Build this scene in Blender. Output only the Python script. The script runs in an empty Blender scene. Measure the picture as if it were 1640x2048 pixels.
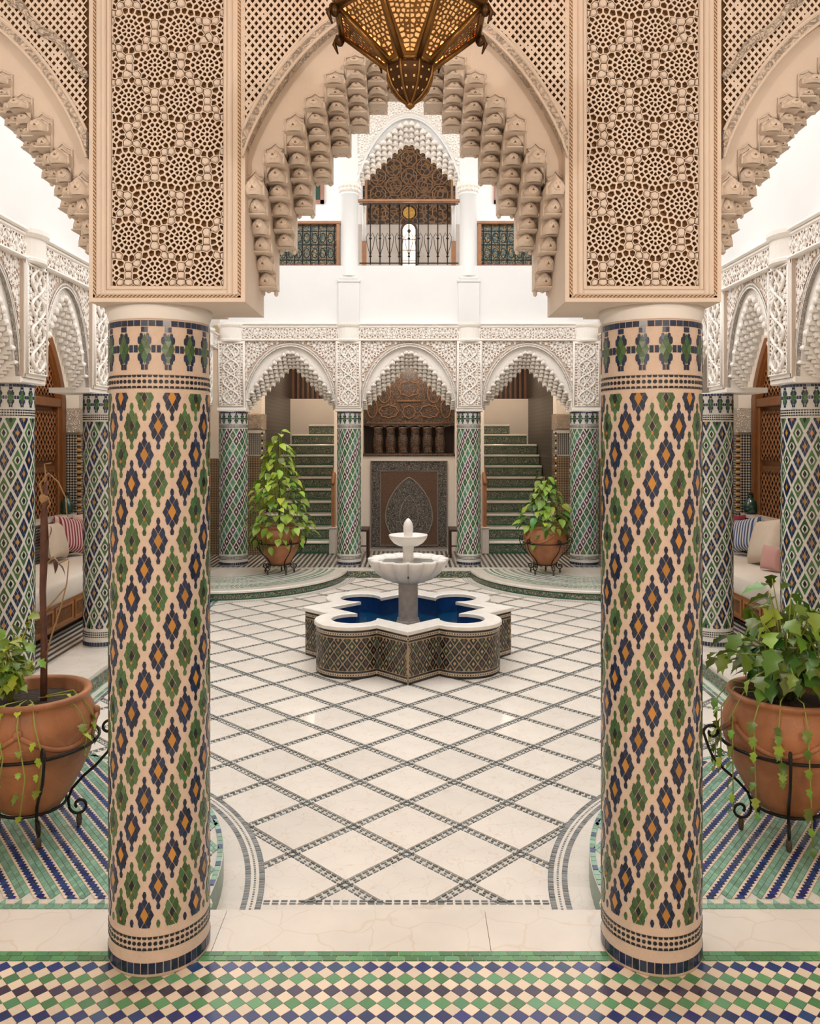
import bpy, math, random
from mathutils import Vector, Matrix
random.seed(7)
PI = math.pi
sc = bpy.context.scene
C = sc.collection

# ------------------------------------------------------------------ camera
CAMX, CAMZ, FPX, HOR = 0.016, 1.79, 1640.0, 880.0
cam = bpy.data.cameras.new('camera')
cam.sensor_fit = 'HORIZONTAL'; cam.sensor_width = 36.0; cam.lens = 36.0 * FPX / 1640.0
cam.shift_y = -(1024.0 - HOR) / 1640.0
cam.clip_start = 0.05
cam_ob = bpy.data.objects.new('camera', cam); C.objects.link(cam_ob)
cam_ob.location = (CAMX, 0, CAMZ); cam_ob.rotation_euler = (PI/2, 0, 0)
sc.camera = cam_ob

# ------------------------------------------------------------------ world, exposure
w = bpy.data.worlds.new('overcast_sky'); sc.world = w; w.use_nodes = True
bg = w.node_tree.nodes['Background']
bg.inputs[0].default_value = (1.0, 0.985, 0.965, 1); bg.inputs[1].default_value = 1.5
sc.view_settings.view_transform = 'Standard'; sc.view_settings.look = 'None'
sc.view_settings.gamma = 1.0; sc.view_settings.use_curve_mapping = False
sc.view_settings.exposure = 1.38
sc.cycles.max_bounces = 8; sc.cycles.diffuse_bounces = 5

# ------------------------------------------------------------------ materials
M = {}
def mat(name, col, rough=0.6, metal=0.0, spec=0.5, var=0.0, noise=0.0, nscale=8.0, bump=0.0, bscale=60.0, btype='noise',
        col2=None, pat=None, pscale=10.0, coat=0.0, emit=0.0, trans=0.0, hue=0.0):
    m = bpy.data.materials.new(name); m.use_nodes = True; nt = m.node_tree; N = nt.nodes; L = nt.links
    b = N['Principled BSDF']
    b.inputs['Roughness'].default_value = rough; b.inputs['Metallic'].default_value = metal
    b.inputs['Specular IOR Level'].default_value = spec; b.inputs['Coat Weight'].default_value = coat
    b.inputs['Coat Roughness'].default_value = 0.08
    if trans: b.inputs['Transmission Weight'].default_value = trans
    tc = N.new('ShaderNodeTexCoord')
    def rgb(c):
        n = N.new('ShaderNodeRGB'); n.outputs[0].default_value = (*c, 1); return n.outputs[0]
    def mix(f, a, bb, mode='MIX'):
        n = N.new('ShaderNodeMix'); n.data_type = 'RGBA'; n.blend_type = mode
        if isinstance(f, float): n.inputs[0].default_value = f
        else: L.new(f, n.inputs[0])
        L.new(a, n.inputs[6]); L.new(bb, n.inputs[7]); return n.outputs[2]
    def math_(op, a, bv=None):
        n = N.new('ShaderNodeMath'); n.operation = op
        for i, x in enumerate((a, bv)):
            if x is None: continue
            if isinstance(x, (int, float)): n.inputs[i].default_value = x
            else: L.new(x, n.inputs[i])
        return n.outputs[0]
    base = rgb(col)
    if pat:
        c2 = rgb(col2)
        if pat == 'cells':      # line net over cells
            v = N.new('ShaderNodeTexVoronoi'); v.feature = 'DISTANCE_TO_EDGE'; v.inputs['Scale'].default_value = pscale
            L.new(tc.outputs['Object'], v.inputs['Vector'])
            f = math_('LESS_THAN', v.outputs[0], 0.09)
            base = mix(f, base, c2)
        elif pat == 'veins':
            n1 = N.new('ShaderNodeTexNoise'); n1.inputs['Scale'].default_value = pscale * 0.7; n1.inputs['Detail'].default_value = 3
            L.new(tc.outputs['Object'], n1.inputs['Vector'])
            vm = N.new('ShaderNodeVectorMath'); vm.operation = 'SCALE'; vm.inputs[3].default_value = 0.25
            L.new(n1.outputs['Color'], vm.inputs[0])
            va = N.new('ShaderNodeVectorMath'); va.operation = 'ADD'
            oi = N.new('ShaderNodeObjectInfo'); vo = N.new('ShaderNodeVectorMath'); vo.operation = 'ADD'
            L.new(oi.outputs['Location'], vo.inputs[0]); L.new(tc.outputs['Object'], vo.inputs[1])
            L.new(vo.outputs[0], va.inputs[0]); L.new(vm.outputs[0], va.inputs[1])
            v = N.new('ShaderNodeTexVoronoi'); v.feature = 'DISTANCE_TO_EDGE'; v.inputs['Scale'].default_value = pscale
            L.new(va.outputs[0], v.inputs['Vector'])
            r = N.new('ShaderNodeMapRange'); r.inputs[1].default_value = 0.0; r.inputs[2].default_value = 0.025
            r.inputs[3].default_value = 0.55; r.inputs[4].default_value = 0.0
            L.new(v.outputs[0], r.inputs[0])
            base = mix(r.outputs[0], base, c2)
        elif pat == 'stripes':  # thin lines along local y
            sx = N.new('ShaderNodeSeparateXYZ'); L.new(tc.outputs['Object'], sx.inputs[0])
            f = math_('LESS_THAN', math_('FRACT', math_('MULTIPLY', sx.outputs[0], pscale)), 0.5)
            base = mix(f, base, c2)
        elif pat == 'tilegrid':  # diagonal star-ish tile net
            sx = N.new('ShaderNodeSeparateXYZ'); L.new(tc.outputs['Object'], sx.inputs[0])
            h = math_('ADD', sx.outputs[0], sx.outputs[1])
            a = math_('SINE', math_('MULTIPLY', math_('ADD', h, sx.outputs[2]), pscale))
            bb = math_('SINE', math_('MULTIPLY', math_('SUBTRACT', h, sx.outputs[2]), pscale))
            f = math_('GREATER_THAN', math_('MULTIPLY', a, bb), 0.05)
            base = mix(f, base, c2)
        elif pat == 'scroll':
            wv = N.new('ShaderNodeTexNoise'); wv.inputs['Scale'].default_value = pscale; wv.inputs['Detail'].default_value = 1
            L.new(tc.outputs['Object'], wv.inputs['Vector'])
            f = math_('LESS_THAN', math_('ABSOLUTE', math_('SUBTRACT', math_('FRACT', math_('MULTIPLY', wv.outputs[0], 7.0)), 0.5)), 0.17)
            base = mix(f, base, c2)
    if noise:
        n = N.new('ShaderNodeTexNoise'); n.inputs['Scale'].default_value = nscale; n.inputs['Detail'].default_value = 5
        L.new(tc.outputs['Object'], n.inputs['Vector'])
        r = N.new('ShaderNodeMapRange'); r.inputs[1].default_value = 0.3; r.inputs[2].default_value = 0.7
        r.inputs[3].default_value = 1 - noise; r.inputs[4].default_value = 1 + noise * 0.4
        L.new(n.outputs[0], r.inputs[0])
        cb = N.new('ShaderNodeCombineColor')
        for i in range(3): L.new(r.outputs[0], cb.inputs[i])
        base = mix(1.0, base, cb.outputs[0], 'MULTIPLY')
    if var:
        g = N.new('ShaderNodeNewGeometry'); oi = N.new('ShaderNodeObjectInfo')
        fr = math_('FRACT', math_('ADD', g.outputs['Random Per Island'], oi.outputs['Random']))
        r = N.new('ShaderNodeMapRange'); r.inputs[3].default_value = 1 - var; r.inputs[4].default_value = 1 + var
        L.new(fr, r.inputs[0])
        hs = N.new('ShaderNodeHueSaturation'); L.new(r.outputs[0], hs.inputs['Value'])
        if hue:
            r2 = N.new('ShaderNodeMapRange'); r2.inputs[3].default_value = 0.5 - hue; r2.inputs[4].default_value = 0.5 + hue
            f2 = math_('FRACT', math_('MULTIPLY', fr, 7.31)); L.new(f2, r2.inputs[0]); L.new(r2.outputs[0], hs.inputs['Hue'])
        L.new(base, hs.inputs['Color']); base = hs.outputs[0]
    L.new(base, b.inputs['Base Color'])
    if bump:
        if btype == 'voronoi':
            n = N.new('ShaderNodeTexVoronoi'); n.feature = 'SMOOTH_F1'; n.inputs['Scale'].default_value = bscale
            L.new(tc.outputs['Object'], n.inputs['Vector']); out = n.outputs['Distance']
        elif btype == 'carved':
            n = N.new('ShaderNodeTexNoise'); n.inputs['Scale'].default_value = bscale; n.inputs['Detail'].default_value = 1
            L.new(tc.outputs['Object'], n.inputs['Vector'])
            out = math_('PINGPONG', math_('MULTIPLY', n.outputs[0], 8.0), 0.5)
        else:
            n = N.new('ShaderNodeTexNoise'); n.inputs['Scale'].default_value = bscale; n.inputs['Detail'].default_value = 4
            L.new(tc.outputs['Object'], n.inputs['Vector']); out = n.outputs[0]
        bp = N.new('ShaderNodeBump'); bp.inputs['Strength'].default_value = 1.0; bp.inputs['Distance'].default_value = bump
        L.new(out, bp.inputs['Height']); L.new(bp.outputs[0], b.inputs['Normal'])
    if emit:
        L.new(base, b.inputs['Emission Color']); b.inputs['Emission Strength'].default_value = emit
    M[name] = m
    return m

mat('stucco_beige', (0.72, 0.622, 0.542), 0.75, noise=0.05, nscale=5, bump=0.002, bscale=30)
mat('stucco_beige_fine', (0.72, 0.622, 0.542), 0.8, noise=0.04, bump=0.012, bscale=38, btype='carved')
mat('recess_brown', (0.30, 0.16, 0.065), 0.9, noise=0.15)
mat('stucco_white', (0.88, 0.825, 0.765), 0.75, noise=0.03, nscale=3, bump=0.0015, bscale=40)
mat('stucco_carved', (0.86, 0.79, 0.72), 0.8, noise=0.04, nscale=20, bump=0.03, bscale=24, btype='carved')
mat('stucco_ground_shade', (0.60, 0.47, 0.38), 0.85)  # pink-tan ground of the carving, with recess shade painted into its colour
mat('plaster_white', (0.77, 0.76, 0.75), 0.6, noise=0.03, nscale=2)
mat('plaster_plain', (0.80, 0.72, 0.64), 0.7, noise=0.05, nscale=2)
mat('grout_cream', (0.63, 0.50, 0.41), 0.45, noise=0.07, nscale=30, pat='veins', col2=(0.42, 0.30, 0.21), pscale=30)
mat('grout_pale', (0.62, 0.59, 0.53), 0.4, noise=0.07, nscale=30)
mat('tile_green', (0.052, 0.118, 0.042), 0.22, var=0.38, coat=0.12, hue=0.025)
mat('tile_navy', (0.009, 0.021, 0.060), 0.22, var=0.4, coat=0.1)
mat('tile_blue', (0.022, 0.045, 0.165), 0.2, var=0.3, coat=0.3, hue=0.02)
mat('tile_black', (0.008, 0.012, 0.018), 0.2, var=0.3, coat=0.2)
mat('tile_orange', (0.46, 0.21, 0.035), 0.2, var=0.2, coat=0.3)
mat('tile_purple', (0.085, 0.035, 0.075), 0.2, var=0.35, coat=0.3)
mat('tile_mint', (0.21, 0.39, 0.29), 0.22, var=0.25, coat=0.3, hue=0.02)
mat('tile_teal', (0.10, 0.24, 0.17), 0.2, var=0.3, coat=0.3, hue=0.03)
mat('tile_cream', (0.72, 0.60, 0.47), 0.3, var=0.10, coat=0.15)
mat('tile_gold', (0.40, 0.27, 0.12), 0.35, var=0.2)
mat('marble_cream', (0.745, 0.69, 0.63), 0.46, noise=0.09, nscale=3, var=0.05, pat='veins', col2=(0.62, 0.49, 0.37), pscale=9, coat=0.05)
mat('marble_curb', (0.735, 0.68, 0.615), 0.25, noise=0.08, nscale=4, pat='veins', col2=(0.64, 0.52, 0.40), pscale=5, coat=0.15)
mat('marble_white', (0.80, 0.76, 0.71), 0.3, noise=0.10, nscale=12, coat=0.1)
mat('stone_gray', (0.50, 0.47, 0.44), 0.5, noise=0.25, nscale=14, bump=0.003)
mat('water', (0.004, 0.05, 0.13), 0.04, coat=0.6, bump=0.004, bscale=9)
mat('terracotta', (0.38, 0.15, 0.06), 0.5, noise=0.42, nscale=5, bump=0.003, bscale=25, pat='veins', col2=(0.42, 0.20, 0.10), pscale=6)
mat('soil', (0.045, 0.028, 0.018), 0.95, noise=0.4, nscale=40, bump=0.02, bscale=60)
mat('iron', (0.018, 0.014, 0.012), 0.45, metal=0.6, noise=0.2)
mat('iron_foot', (0.075, 0.055, 0.04), 0.6, metal=0.4, noise=0.3)
mat('leaf_lime', (0.25, 0.36, 0.035), 0.4, var=0.45, hue=0.03)
mat('leaf_green', (0.15, 0.25, 0.03), 0.35, var=0.5, hue=0.04)
mat('leaf_deep', (0.08, 0.17, 0.025), 0.3, var=0.5, hue=0.05)
mat('stem', (0.09, 0.06, 0.025), 0.7)
mat('vine', (0.28, 0.32, 0.05), 0.6)
mat('twig', (0.34, 0.20, 0.09), 0.7)
mat('bark', (0.11, 0.04, 0.022), 0.6, noise=0.4, nscale=20)
mat('wood_warm', (0.34, 0.135, 0.04), 0.4, noise=0.22, nscale=9, coat=0.15)
mat('wood_carved', (0.30, 0.12, 0.035), 0.5, noise=0.25, nscale=20, bump=0.02, bscale=40, btype='carved')
mat('wood_door', (0.17, 0.062, 0.018), 0.45, noise=0.2, nscale=12, coat=0.1)
mat('wood_dark', (0.045, 0.020, 0.010), 0.5, noise=0.2, nscale=12)
mat('wood_tymp', (0.035, 0.018, 0.010), 0.5, pat='cells', col2=(0.19, 0.10, 0.035), pscale=11, bump=0.01, bscale=40, btype='carved')
mat('mosaic_brown', (0.030, 0.020, 0.016), 0.4, pat='scroll', col2=(0.15, 0.08, 0.042), pscale=13)
mat('mosaic_gray', (0.030, 0.027, 0.025), 0.4, pat='scroll', col2=(0.19, 0.165, 0.14), pscale=17)
mat('mosaic_rust', (0.11, 0.05, 0.025), 0.4, pat='scroll', col2=(0.055, 0.032, 0.02), pscale=20)
mat('riser_green', (0.035, 0.075, 0.045), 0.3, pat='scroll', col2=(0.30, 0.27, 0.20), pscale=15)
mat('riser_edge', (0.04, 0.13, 0.07), 0.25, noise=0.2, nscale=25)
mat('dado_zellige', (0.030, 0.030, 0.030), 0.25, pat='tilegrid', col2=(0.46, 0.42, 0.36), pscale=100)
mat('dado_colour', (0.06, 0.04, 0.03), 0.25, pat='tilegrid', col2=(0.36, 0.24, 0.13), pscale=120)
mat('floor_stripe', (0.46, 0.43, 0.38), 0.3, pat='stripes', col2=(0.06, 0.055, 0.05), pscale=14)
mat('upholstery', (0.72, 0.65, 0.57), 0.9, noise=0.04, nscale=3, bump=0.003, bscale=120)
mat('cushion_cream', (0.66, 0.55, 0.44), 0.9, noise=0.06, bump=0.003, bscale=90)
mat('cushion_red', (0.23, 0.018, 0.035), 0.85, noise=0.1)
mat('cushion_red_stripe', (0.25, 0.022, 0.05), 0.85, pat='stripes', col2=(0.62, 0.46, 0.42), pscale=26)
mat('cushion_blue_stripe', (0.05, 0.09, 0.21), 0.85, pat='stripes', col2=(0.60, 0.58, 0.56), pscale=26)
mat('cushion_pink', (0.55, 0.30, 0.27), 0.9)
mat('brass', (0.21, 0.105, 0.03), 0.36, metal=0.9, noise=0.25, nscale=18, bump=0.002, bscale=50)
mat('brass_dark', (0.075, 0.036, 0.014), 0.4, metal=0.85, noise=0.25, nscale=18)
mat('lamp_glass', (1.0, 0.60, 0.25), 0.5, emit=0.22)
mat('lamp_bulb', (1.0, 0.66, 0.28), 0.5, emit=8.0)
mat('window_glow', (1.0, 0.80, 0.55), 0.5, emit=0.7)
mat('tile_panel', (0.035, 0.10, 0.10), 0.3, pat='scroll', col2=(0.42, 0.27, 0.11), pscale=13)
mat('glass_green', (0.006, 0.045, 0.03), 0.08, coat=0.5)
mat('carpet_red', (0.30, 0.12, 0.10), 0.9, noise=0.3, nscale=30)

# ------------------------------------------------------------------ mesh helpers
class MB:
    def __init__(s): s.v = []; s.f = []; s.m = []
    def add(s, vs, fs, mi=0):
        o = len(s.v); s.v += [tuple(p) for p in vs]
        for f in fs: s.f.append(tuple(i + o for i in f)); s.m.append(mi)
    def box(s, x0, x1, y0, y1, z0, z1, mi=0):
        s.add([(x0,y0,z0),(x1,y0,z0),(x1,y1,z0),(x0,y1,z0),(x0,y0,z1),(x1,y0,z1),(x1,y1,z1),(x0,y1,z1)],
              [(3,2,1,0),(4,5,6,7),(0,1,5,4),(1,2,6,5),(2,3,7,6),(3,0,4,7)], mi)
    def bbox(s, x0, x1, y0, y1, z0, z1, b=0.01, mi=0):   # box with a chamfered front (‑y) face rim
        s.box(x0, x1, y0 + b, y1, z0, z1, mi)
        s.add([(x0,y0+b,z0),(x1,y0+b,z0),(x1,y0+b,z1),(x0,y0+b,z1),(x0+b,y0,z0+b),(x1-b,y0,z0+b),(x1-b,y0,z1-b),(x0+b,y0,z1-b)],
              [(0,1,5,4),(1,2,6,5),(2,3,7,6),(3,0,4,7),(4,5,6,7)], mi)
    def prism(s, poly, top, thick, mi=0):   # poly: 3d points (ccw seen from outside), top offset dir already in poly; thick: vector down
        n = len(poly); t = Vector(thick)
        s.add(list(poly) + [Vector(p) + t for p in poly],
              [tuple(range(n))] + [((i+1) % n, i, n+i, n+(i+1) % n) for i in range(n)], mi)
    def lathe(s, prof, n=32, c=(0,0), mi=0, z0=0.0, caps=True, wav=None):
        vs = []; fs = []
        for r, z in prof:
            for i in range(n):
                a = 2*PI*i/n; rr = r * (wav(a, z) if wav else 1)
                vs.append((c[0] + rr*math.cos(a), c[1] + rr*math.sin(a), z0 + z))
        k = len(prof)
        for j in range(k-1):
            for i in range(n):
                i2 = (i+1) % n
                fs.append((j*n+i, j*n+i2, (j+1)*n+i2, (j+1)*n+i))
        if caps:
            fs.append(tuple(range(n))[::-1]); fs.append(tuple((k-1)*n+i for i in range(n)))
        s.add(vs, fs, mi)
    def tube(s, path, r, n=6, mi=0, closed=False):
        path = [Vector(p) for p in path]; k = len(path); vs = []; fs = []
        up = None
        for j, p in enumerate(path):
            if closed: t = path[(j+1) % k] - path[j-1]
            else: t = path[min(j+1, k-1)] - path[max(j-1, 0)]
            t = t.normalized() if t.length > 1e-9 else Vector((0,0,1))
            if up is None: up = Vector((0,0,1)) if abs(t.z) < 0.9 else Vector((1,0,0))
            a = t.cross(up)
            if a.length < 1e-6: a = t.cross(Vector((1,0,0)))
            a.normalize(); b = a.cross(t).normalized(); up = b
            rr = r[j] if isinstance(r, (list, tuple)) else r
            for i in range(n):
                an = 2*PI*i/n; vs.append(p + (a*math.cos(an) + b*math.sin(an))*rr)
        for j in range(k if closed else k-1):
            j2 = (j+1) % k
            for i in range(n):
                i2 = (i+1) % n; fs.append((j*n+i, j*n+i2, j2*n+i2, j2*n+i))
        if not closed: fs.append(tuple(range(n))[::-1]); fs.append(tuple((k-1)*n+i for i in range(n)))
        s.add(vs, fs, mi)
    def ball(s, c, r, n=10, k=6, mi=0):
        rx, ry, rz = r if isinstance(r, (tuple, list)) else (r, r, r)
        vs = []; fs = []
        for j in range(k+1):
            ph = PI*j/k
            for i in range(n):
                a = 2*PI*i/n
                vs.append((c[0]+rx*math.sin(ph)*math.cos(a), c[1]+ry*math.sin(ph)*math.sin(a), c[2]-rz*math.cos(ph)))
        for j in range(k):
            for i in range(n):
                i2 = (i+1) % n; fs.append((j*n+i, j*n+i2, (j+1)*n+i2, (j+1)*n+i))
        s.add(vs, fs, mi)
    def extrude_poly(s, poly2, z0, z1, mi=0, mi_side=None):   # horizontal polygon (ccw)
        n = len(poly2)
        s.add([(x,y,z1) for x,y in poly2], [tuple(range(n))], mi)
        s.add([(x,y,z0) for x,y in poly2] + [(x,y,z1) for x,y in poly2],
              [(i, (i+1) % n, n+(i+1) % n, n+i) for i in range(n)], mi if mi_side is None else mi_side)
    def xform(s, Mx): s.v = [tuple(Mx @ Vector(p)) for p in s.v]; return s
    def mesh(s, name, mats, smooth=False):
        me = bpy.data.meshes.new(name); me.from_pydata(s.v, [], s.f)
        for m in mats: me.materials.append(M[m])
        if len(mats) > 1: me.polygons.foreach_set('material_index', s.m)
        if smooth: me.polygons.foreach_set('use_smooth', [True]*len(s.f))
        me.update(); return me
    def build(s, name, mats, parent=None, smooth=False):
        if isinstance(mats, str): mats = [mats]
        return link(name, s.mesh(name, mats, smooth), parent)

def link(name, me, parent=None, mw=None):
    o = bpy.data.objects.new(name, me); C.objects.link(o)
    if parent: o.parent = parent
    if mw is not None: o.matrix_basis = mw
    return o
def tag(o, label=None, cat=None, group=None, kind=None):
    if label: o['label'] = label
    if cat: o['category'] = cat
    if group: o['group'] = group
    if kind: o['kind'] = kind
    return o
def empty(name, loc=(0,0,0), rz=0.0):
    o = bpy.data.objects.new(name, None); C.objects.link(o); o.location = loc; o.rotation_euler = (0,0,rz)
    o.empty_display_size = 0.1
    return o
def copy_tree(o, parent=None):
    c = o.copy(); C.objects.link(c); c.parent = parent
    for ch in list(o.children): copy_tree(ch, c)
    return c
def ccw_fix(poly, nrm):
    a = Vector((0,0,0)); P = [Vector(p) for p in poly]
    for i in range(len(P)): a += P[i].cross(P[(i+1) % len(P)])
    return P if a.dot(nrm) > 0 else P[::-1]
def lay_tiles(parent, polys, mats, name, limit=300, key=None, stuff=None):
    """polys: (points, inward vector, material index). The first `limit` by key become tiles of their own, the rest one stuff part."""
    idx = list(range(len(polys)))
    if key: idx.sort(key=lambda i: key(polys[i]))
    single, rest = idx[:limit], idx[limit:]
    for i in single:
        pts, t, mi = polys[i]
        c = sum((Vector(p) for p in pts), Vector()) / len(pts)
        b = MB(); b.prism([Vector(p) - c for p in ccw_fix(pts, -Vector(t))], None, t)
        o = b.build(name, [mats[mi]], parent); o.location = c
    if rest:
        b = MB()
        for i in rest:
            pts, t, mi = polys[i]; b.prism(ccw_fix(pts, -Vector(t)), None, t, mi)
        o = b.build(stuff or (name + '_field'), mats, parent); o['kind'] = 'stuff'
def inset(poly, d):   # 2d convex polygon, inset by distance d (scale about centroid fallback)
    cx = sum(p[0] for p in poly)/len(poly); cy = sum(p[1] for p in poly)/len(poly)
    rr = min(math.hypot(p[0]-cx, p[1]-cy) for p in poly)
    k = max(0.15, 1 - d/max(rr, 1e-6))
    return [(cx+(p[0]-cx)*k, cy+(p[1]-cy)*k) for p in poly]
def clip_half(poly, a, b, c):   # keep a*x+b*y<=c
    out = []
    for i in range(len(poly)):
        p, q = poly[i], poly[(i+1) % len(poly)]
        dp, dq = a*p[0]+b*p[1]-c, a*q[0]+b*q[1]-c
        if dp <= 0: out.append(p)
        if (dp < 0) != (dq < 0) and dp != dq:
            t = dp/(dp-dq); out.append((p[0]+(q[0]-p[0])*t, p[1]+(q[1]-p[1])*t))
    return out
def voronoi(pts, bounds, rad):
    g = {}
    for i, p in enumerate(pts): g.setdefault((int(p[0]//rad), int(p[1]//rad)), []).append(i)
    cells = []
    for i, p in enumerate(pts):
        poly = [(bounds[0],bounds[2]),(bounds[1],bounds[2]),(bounds[1],bounds[3]),(bounds[0],bounds[3])]
        cx, cy = int(p[0]//rad), int(p[1]//rad)
        nb = [j for dx in (-1,0,1) for dy in (-1,0,1) for j in g.get((cx+dx, cy+dy), []) if j != i]
        nb.sort(key=lambda j: (pts[j][0]-p[0])**2 + (pts[j][1]-p[1])**2)
        for j in nb:
            q = pts[j]; a, b = q[0]-p[0], q[1]-p[1]
            poly = clip_half(poly, a, b, (q[0]**2+q[1]**2-p[0]**2-p[1]**2)/2)
            if len(poly) < 3: break
        cells.append(poly if len(poly) >= 3 else None)
    return cells
def pierce(mb, poly, rib, depth, mi=0, mi_wall=1, y=0.0):   # (x,z) cell: flat rib ring with a sunk hole; front faces -y
    n = len(poly); q = inset(poly, rib); q2 = inset(poly, rib*1.25)
    vs = [(p[0],y,p[1]) for p in poly] + [(p[0],y,p[1]) for p in q]
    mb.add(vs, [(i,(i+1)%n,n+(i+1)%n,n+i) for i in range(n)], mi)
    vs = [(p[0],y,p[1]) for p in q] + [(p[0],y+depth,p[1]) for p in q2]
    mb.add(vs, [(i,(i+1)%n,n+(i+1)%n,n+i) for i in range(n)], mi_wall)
def pillow(mb, poly, gap, h, mi=0, y=0.0, depth=0.012):
    n = len(poly); a = inset(poly, gap); b = inset(poly, gap*2.6)
    vs = [(p[0],y+depth,p[1]) for p in a] + [(p[0],y,p[1]) for p in a] + [(p[0],y-h,p[1]) for p in b]
    mb.add(vs, [(i,(i+1)%n,n+(i+1)%n,n+i) for i in range(n)] + [(n+i,n+(i+1)%n,2*n+(i+1)%n,2*n+i) for i in range(n)] + [tuple(range(2*n,3*n))], mi)
def slab(mb, xs, lo, hi, y0, y1, mi=0):   # wall piece between two height curves
    n = len(xs)
    vs = []
    for x in xs: vs += [(x,y0,lo(x)),(x,y0,hi(x)),(x,y1,lo(x)),(x,y1,hi(x))]
    fs = []
    for i in range(n-1):
        a, b = 4*i, 4*i+4
        fs += [(a,b,b+1,a+1),(b+2,a+2,a+3,b+3),(a+2,b+2,b,a),(a+1,b+1,b+3,a+3)]
    fs += [(0,1,3,2),(4*n-4,4*n-2,4*n-1,4*n-3)]
    mb.add(vs, fs, mi)
def frange(a, b, n): return [a+(b-a)*i/n for i in range(n+1)]
# ================================================================== STRUCTURE
COURT_Z = -0.12
YF, YB = 2.70, 3.05            # front stucco wall, near and far face
YA, DA = 11.66, 0.32           # back arcade face, depth
XS = 2.74                      # side arcade face
PLAT_F = (2.2, 3.3, 1.43)      # front corner platforms: |x|, y, radius
PLAT_B = (2.4, 11.4, 1.53, 1.68)

# ---------------------------------------------------------------- floors
def floors():
    fl = empty('floor'); tag(fl, 'cream marble courtyard floor laid in diamonds with dark mosaic bands', kind='structure')
    b = MB(); b.box(-2.5, 2.5, 3.05, 11.6, -0.30, COURT_Z - 0.006); b.build('floor_bed', 'grout_pale', fl)
    h = 0.2635; y0 = 3.79; half = h - 0.036
    def in_front(x, y, r): return math.hypot(abs(x) - PLAT_F[0], y - PLAT_F[1]) < r
    def in_back(x, y, k): return ((abs(x) - PLAT_B[0])/(PLAT_B[2]+k))**2 + ((y - PLAT_B[1])/(PLAT_B[3]+k))**2 < 1
    polys = []; dashes = []
    for i in range(-10, 11):
        for j in range(-4, 32):
            x, y = i*h, y0 + j*h
            if (i + j) % 2 == 1:      # a square centred here
                poly = [(x-half, y), (x, y-half), (x+half, y), (x, y+half)]
                for (a, b_, c) in ((1,0,2.36),(-1,0,2.36),(0,-1,-3.16),(0,1,11.36)): poly = clip_half(poly, a, b_, c) if len(poly) > 2 else []
                if len(poly) < 3: continue
                if all(in_front(px, py, 1.6) for px, py in poly) or all(in_back(px, py, 0.1) for px, py in poly): continue
                if all(math.hypot(px, py - 7.3) < 0.55 for px, py in poly): continue
                polys.append(([(px, py, COURT_Z) for px, py in poly], (0,0,-0.012), 0))
            else:                      # a node: dashes along the two bands going up from it
                for sx in (-1, 1):
                    dx, dy = sx*0.7071, 0.7071; nx, ny = -dy, dx
                    L = h*1.41421; near = y < 7.5; n = 10
                    for q in range(n):
                        for off, ln, wd in ((-0.016, 0.0125, 0.0036), (0.016, 0.0125, 0.0036)) + (((0, 0.006, 0.0026),) if near else ()):
                            t = (q + 0.5)*L/n
                            cx, cy = x + dx*t + nx*off, y + dy*t + ny*off
                            if abs(cx) > 2.34 or cy < 3.18 or cy > 11.3 or in_front(cx, cy, 1.6) or in_back(cx, cy, 0.12): continue
                            if math.hypot(cx, cy - 7.3) < 0.6: continue
                            dashes.append([(cx+dx*a*ln+nx*b2*wd, cy+dy*a*ln+ny*b2*wd, COURT_Z-0.001) for a, b2 in ((-1,-1),(1,-1),(1,1),(-1,1))])
    lay_tiles(fl, polys, ['marble_cream'], 'marble_tile', 300, key=lambda p: p[0][0][1])
    # plain marble aprons around the platforms, with triple mosaic lines
    b = MB()
    for s in (-1, 1):
        for (cx, cy, rx, ry, k) in ((s*PLAT_F[0], PLAT_F[1], 1.42, 1.42, 0.185), (s*PLAT_B[0], PLAT_B[1], PLAT_B[2]-.01, PLAT_B[3]-.01, 0.15)):
            n = 48; a0, a1 = (-.15, PI+.15) if cy < 5 else (PI-.1, 2*PI+.1)
            ring = []
            for i in range(n+1):
                a = a0+(a1-a0)*i/n; ca, sa = math.cos(a), math.sin(a)
                ring.append(((cx+rx*ca, cy+ry*sa), (cx+(rx+k)*ca, cy+(ry+k)*sa)))
            for i in range(n):
                q = [ring[i][0], ring[i][1], ring[i+1][1], ring[i+1][0]]
                if max(abs(p[0]) for p in q) > 2.42 or min(p[1] for p in q) < 3.1: continue
                b.prism(ccw_fix([(p[0], p[1], COURT_Z+.002) for p in q], Vector((0,0,1))), None, (0,0,-0.01))
            if True:
                for off, ln, wd, st in ((k-0.010, .009, .012, .020), (k-0.040, .005, .0045, .018), (k-0.070, .009, .012, .020)):
                    if cy > 5 and off != k-0.040: ln, wd, st = .012, .006, .03
                    R = (rx+ry)/2+off; m = int(R*(a1-a0)/st)
                    for i in range(m):
                        a = a0+(a1-a0)*i/m; px, py = cx+(rx+off)*math.cos(a), cy+(ry+off)*math.sin(a)
                        if abs(px) > 2.36 or py < 3.2 or py > 11.35: continue
                        tx, ty = -math.sin(a), math.cos(a); nx, ny = math.cos(a), math.sin(a)
                        dashes.append([(px+tx*u*ln*.8+nx*v*wd, py+ty*u*ln*.8+ny*v*wd, COURT_Z+.0035) for u, v in ((-1,-1),(1,-1),(1,1),(-1,1))])
    b.build('marble_apron', 'marble_cream', fl)
    # straight border line near the front curb and along the sides
    for yy in (3.375, 3.395):
        for i in range(-16, 17): 
            x = i*0.036; dashes.append([(x-.013,yy-.004,COURT_Z+.0035),(x+.013,yy-.004,COURT_Z+.0035),(x+.013,yy+.004,COURT_Z+.0035),(x-.013,yy+.004,COURT_Z+.0035)])
    b = MB()
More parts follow.
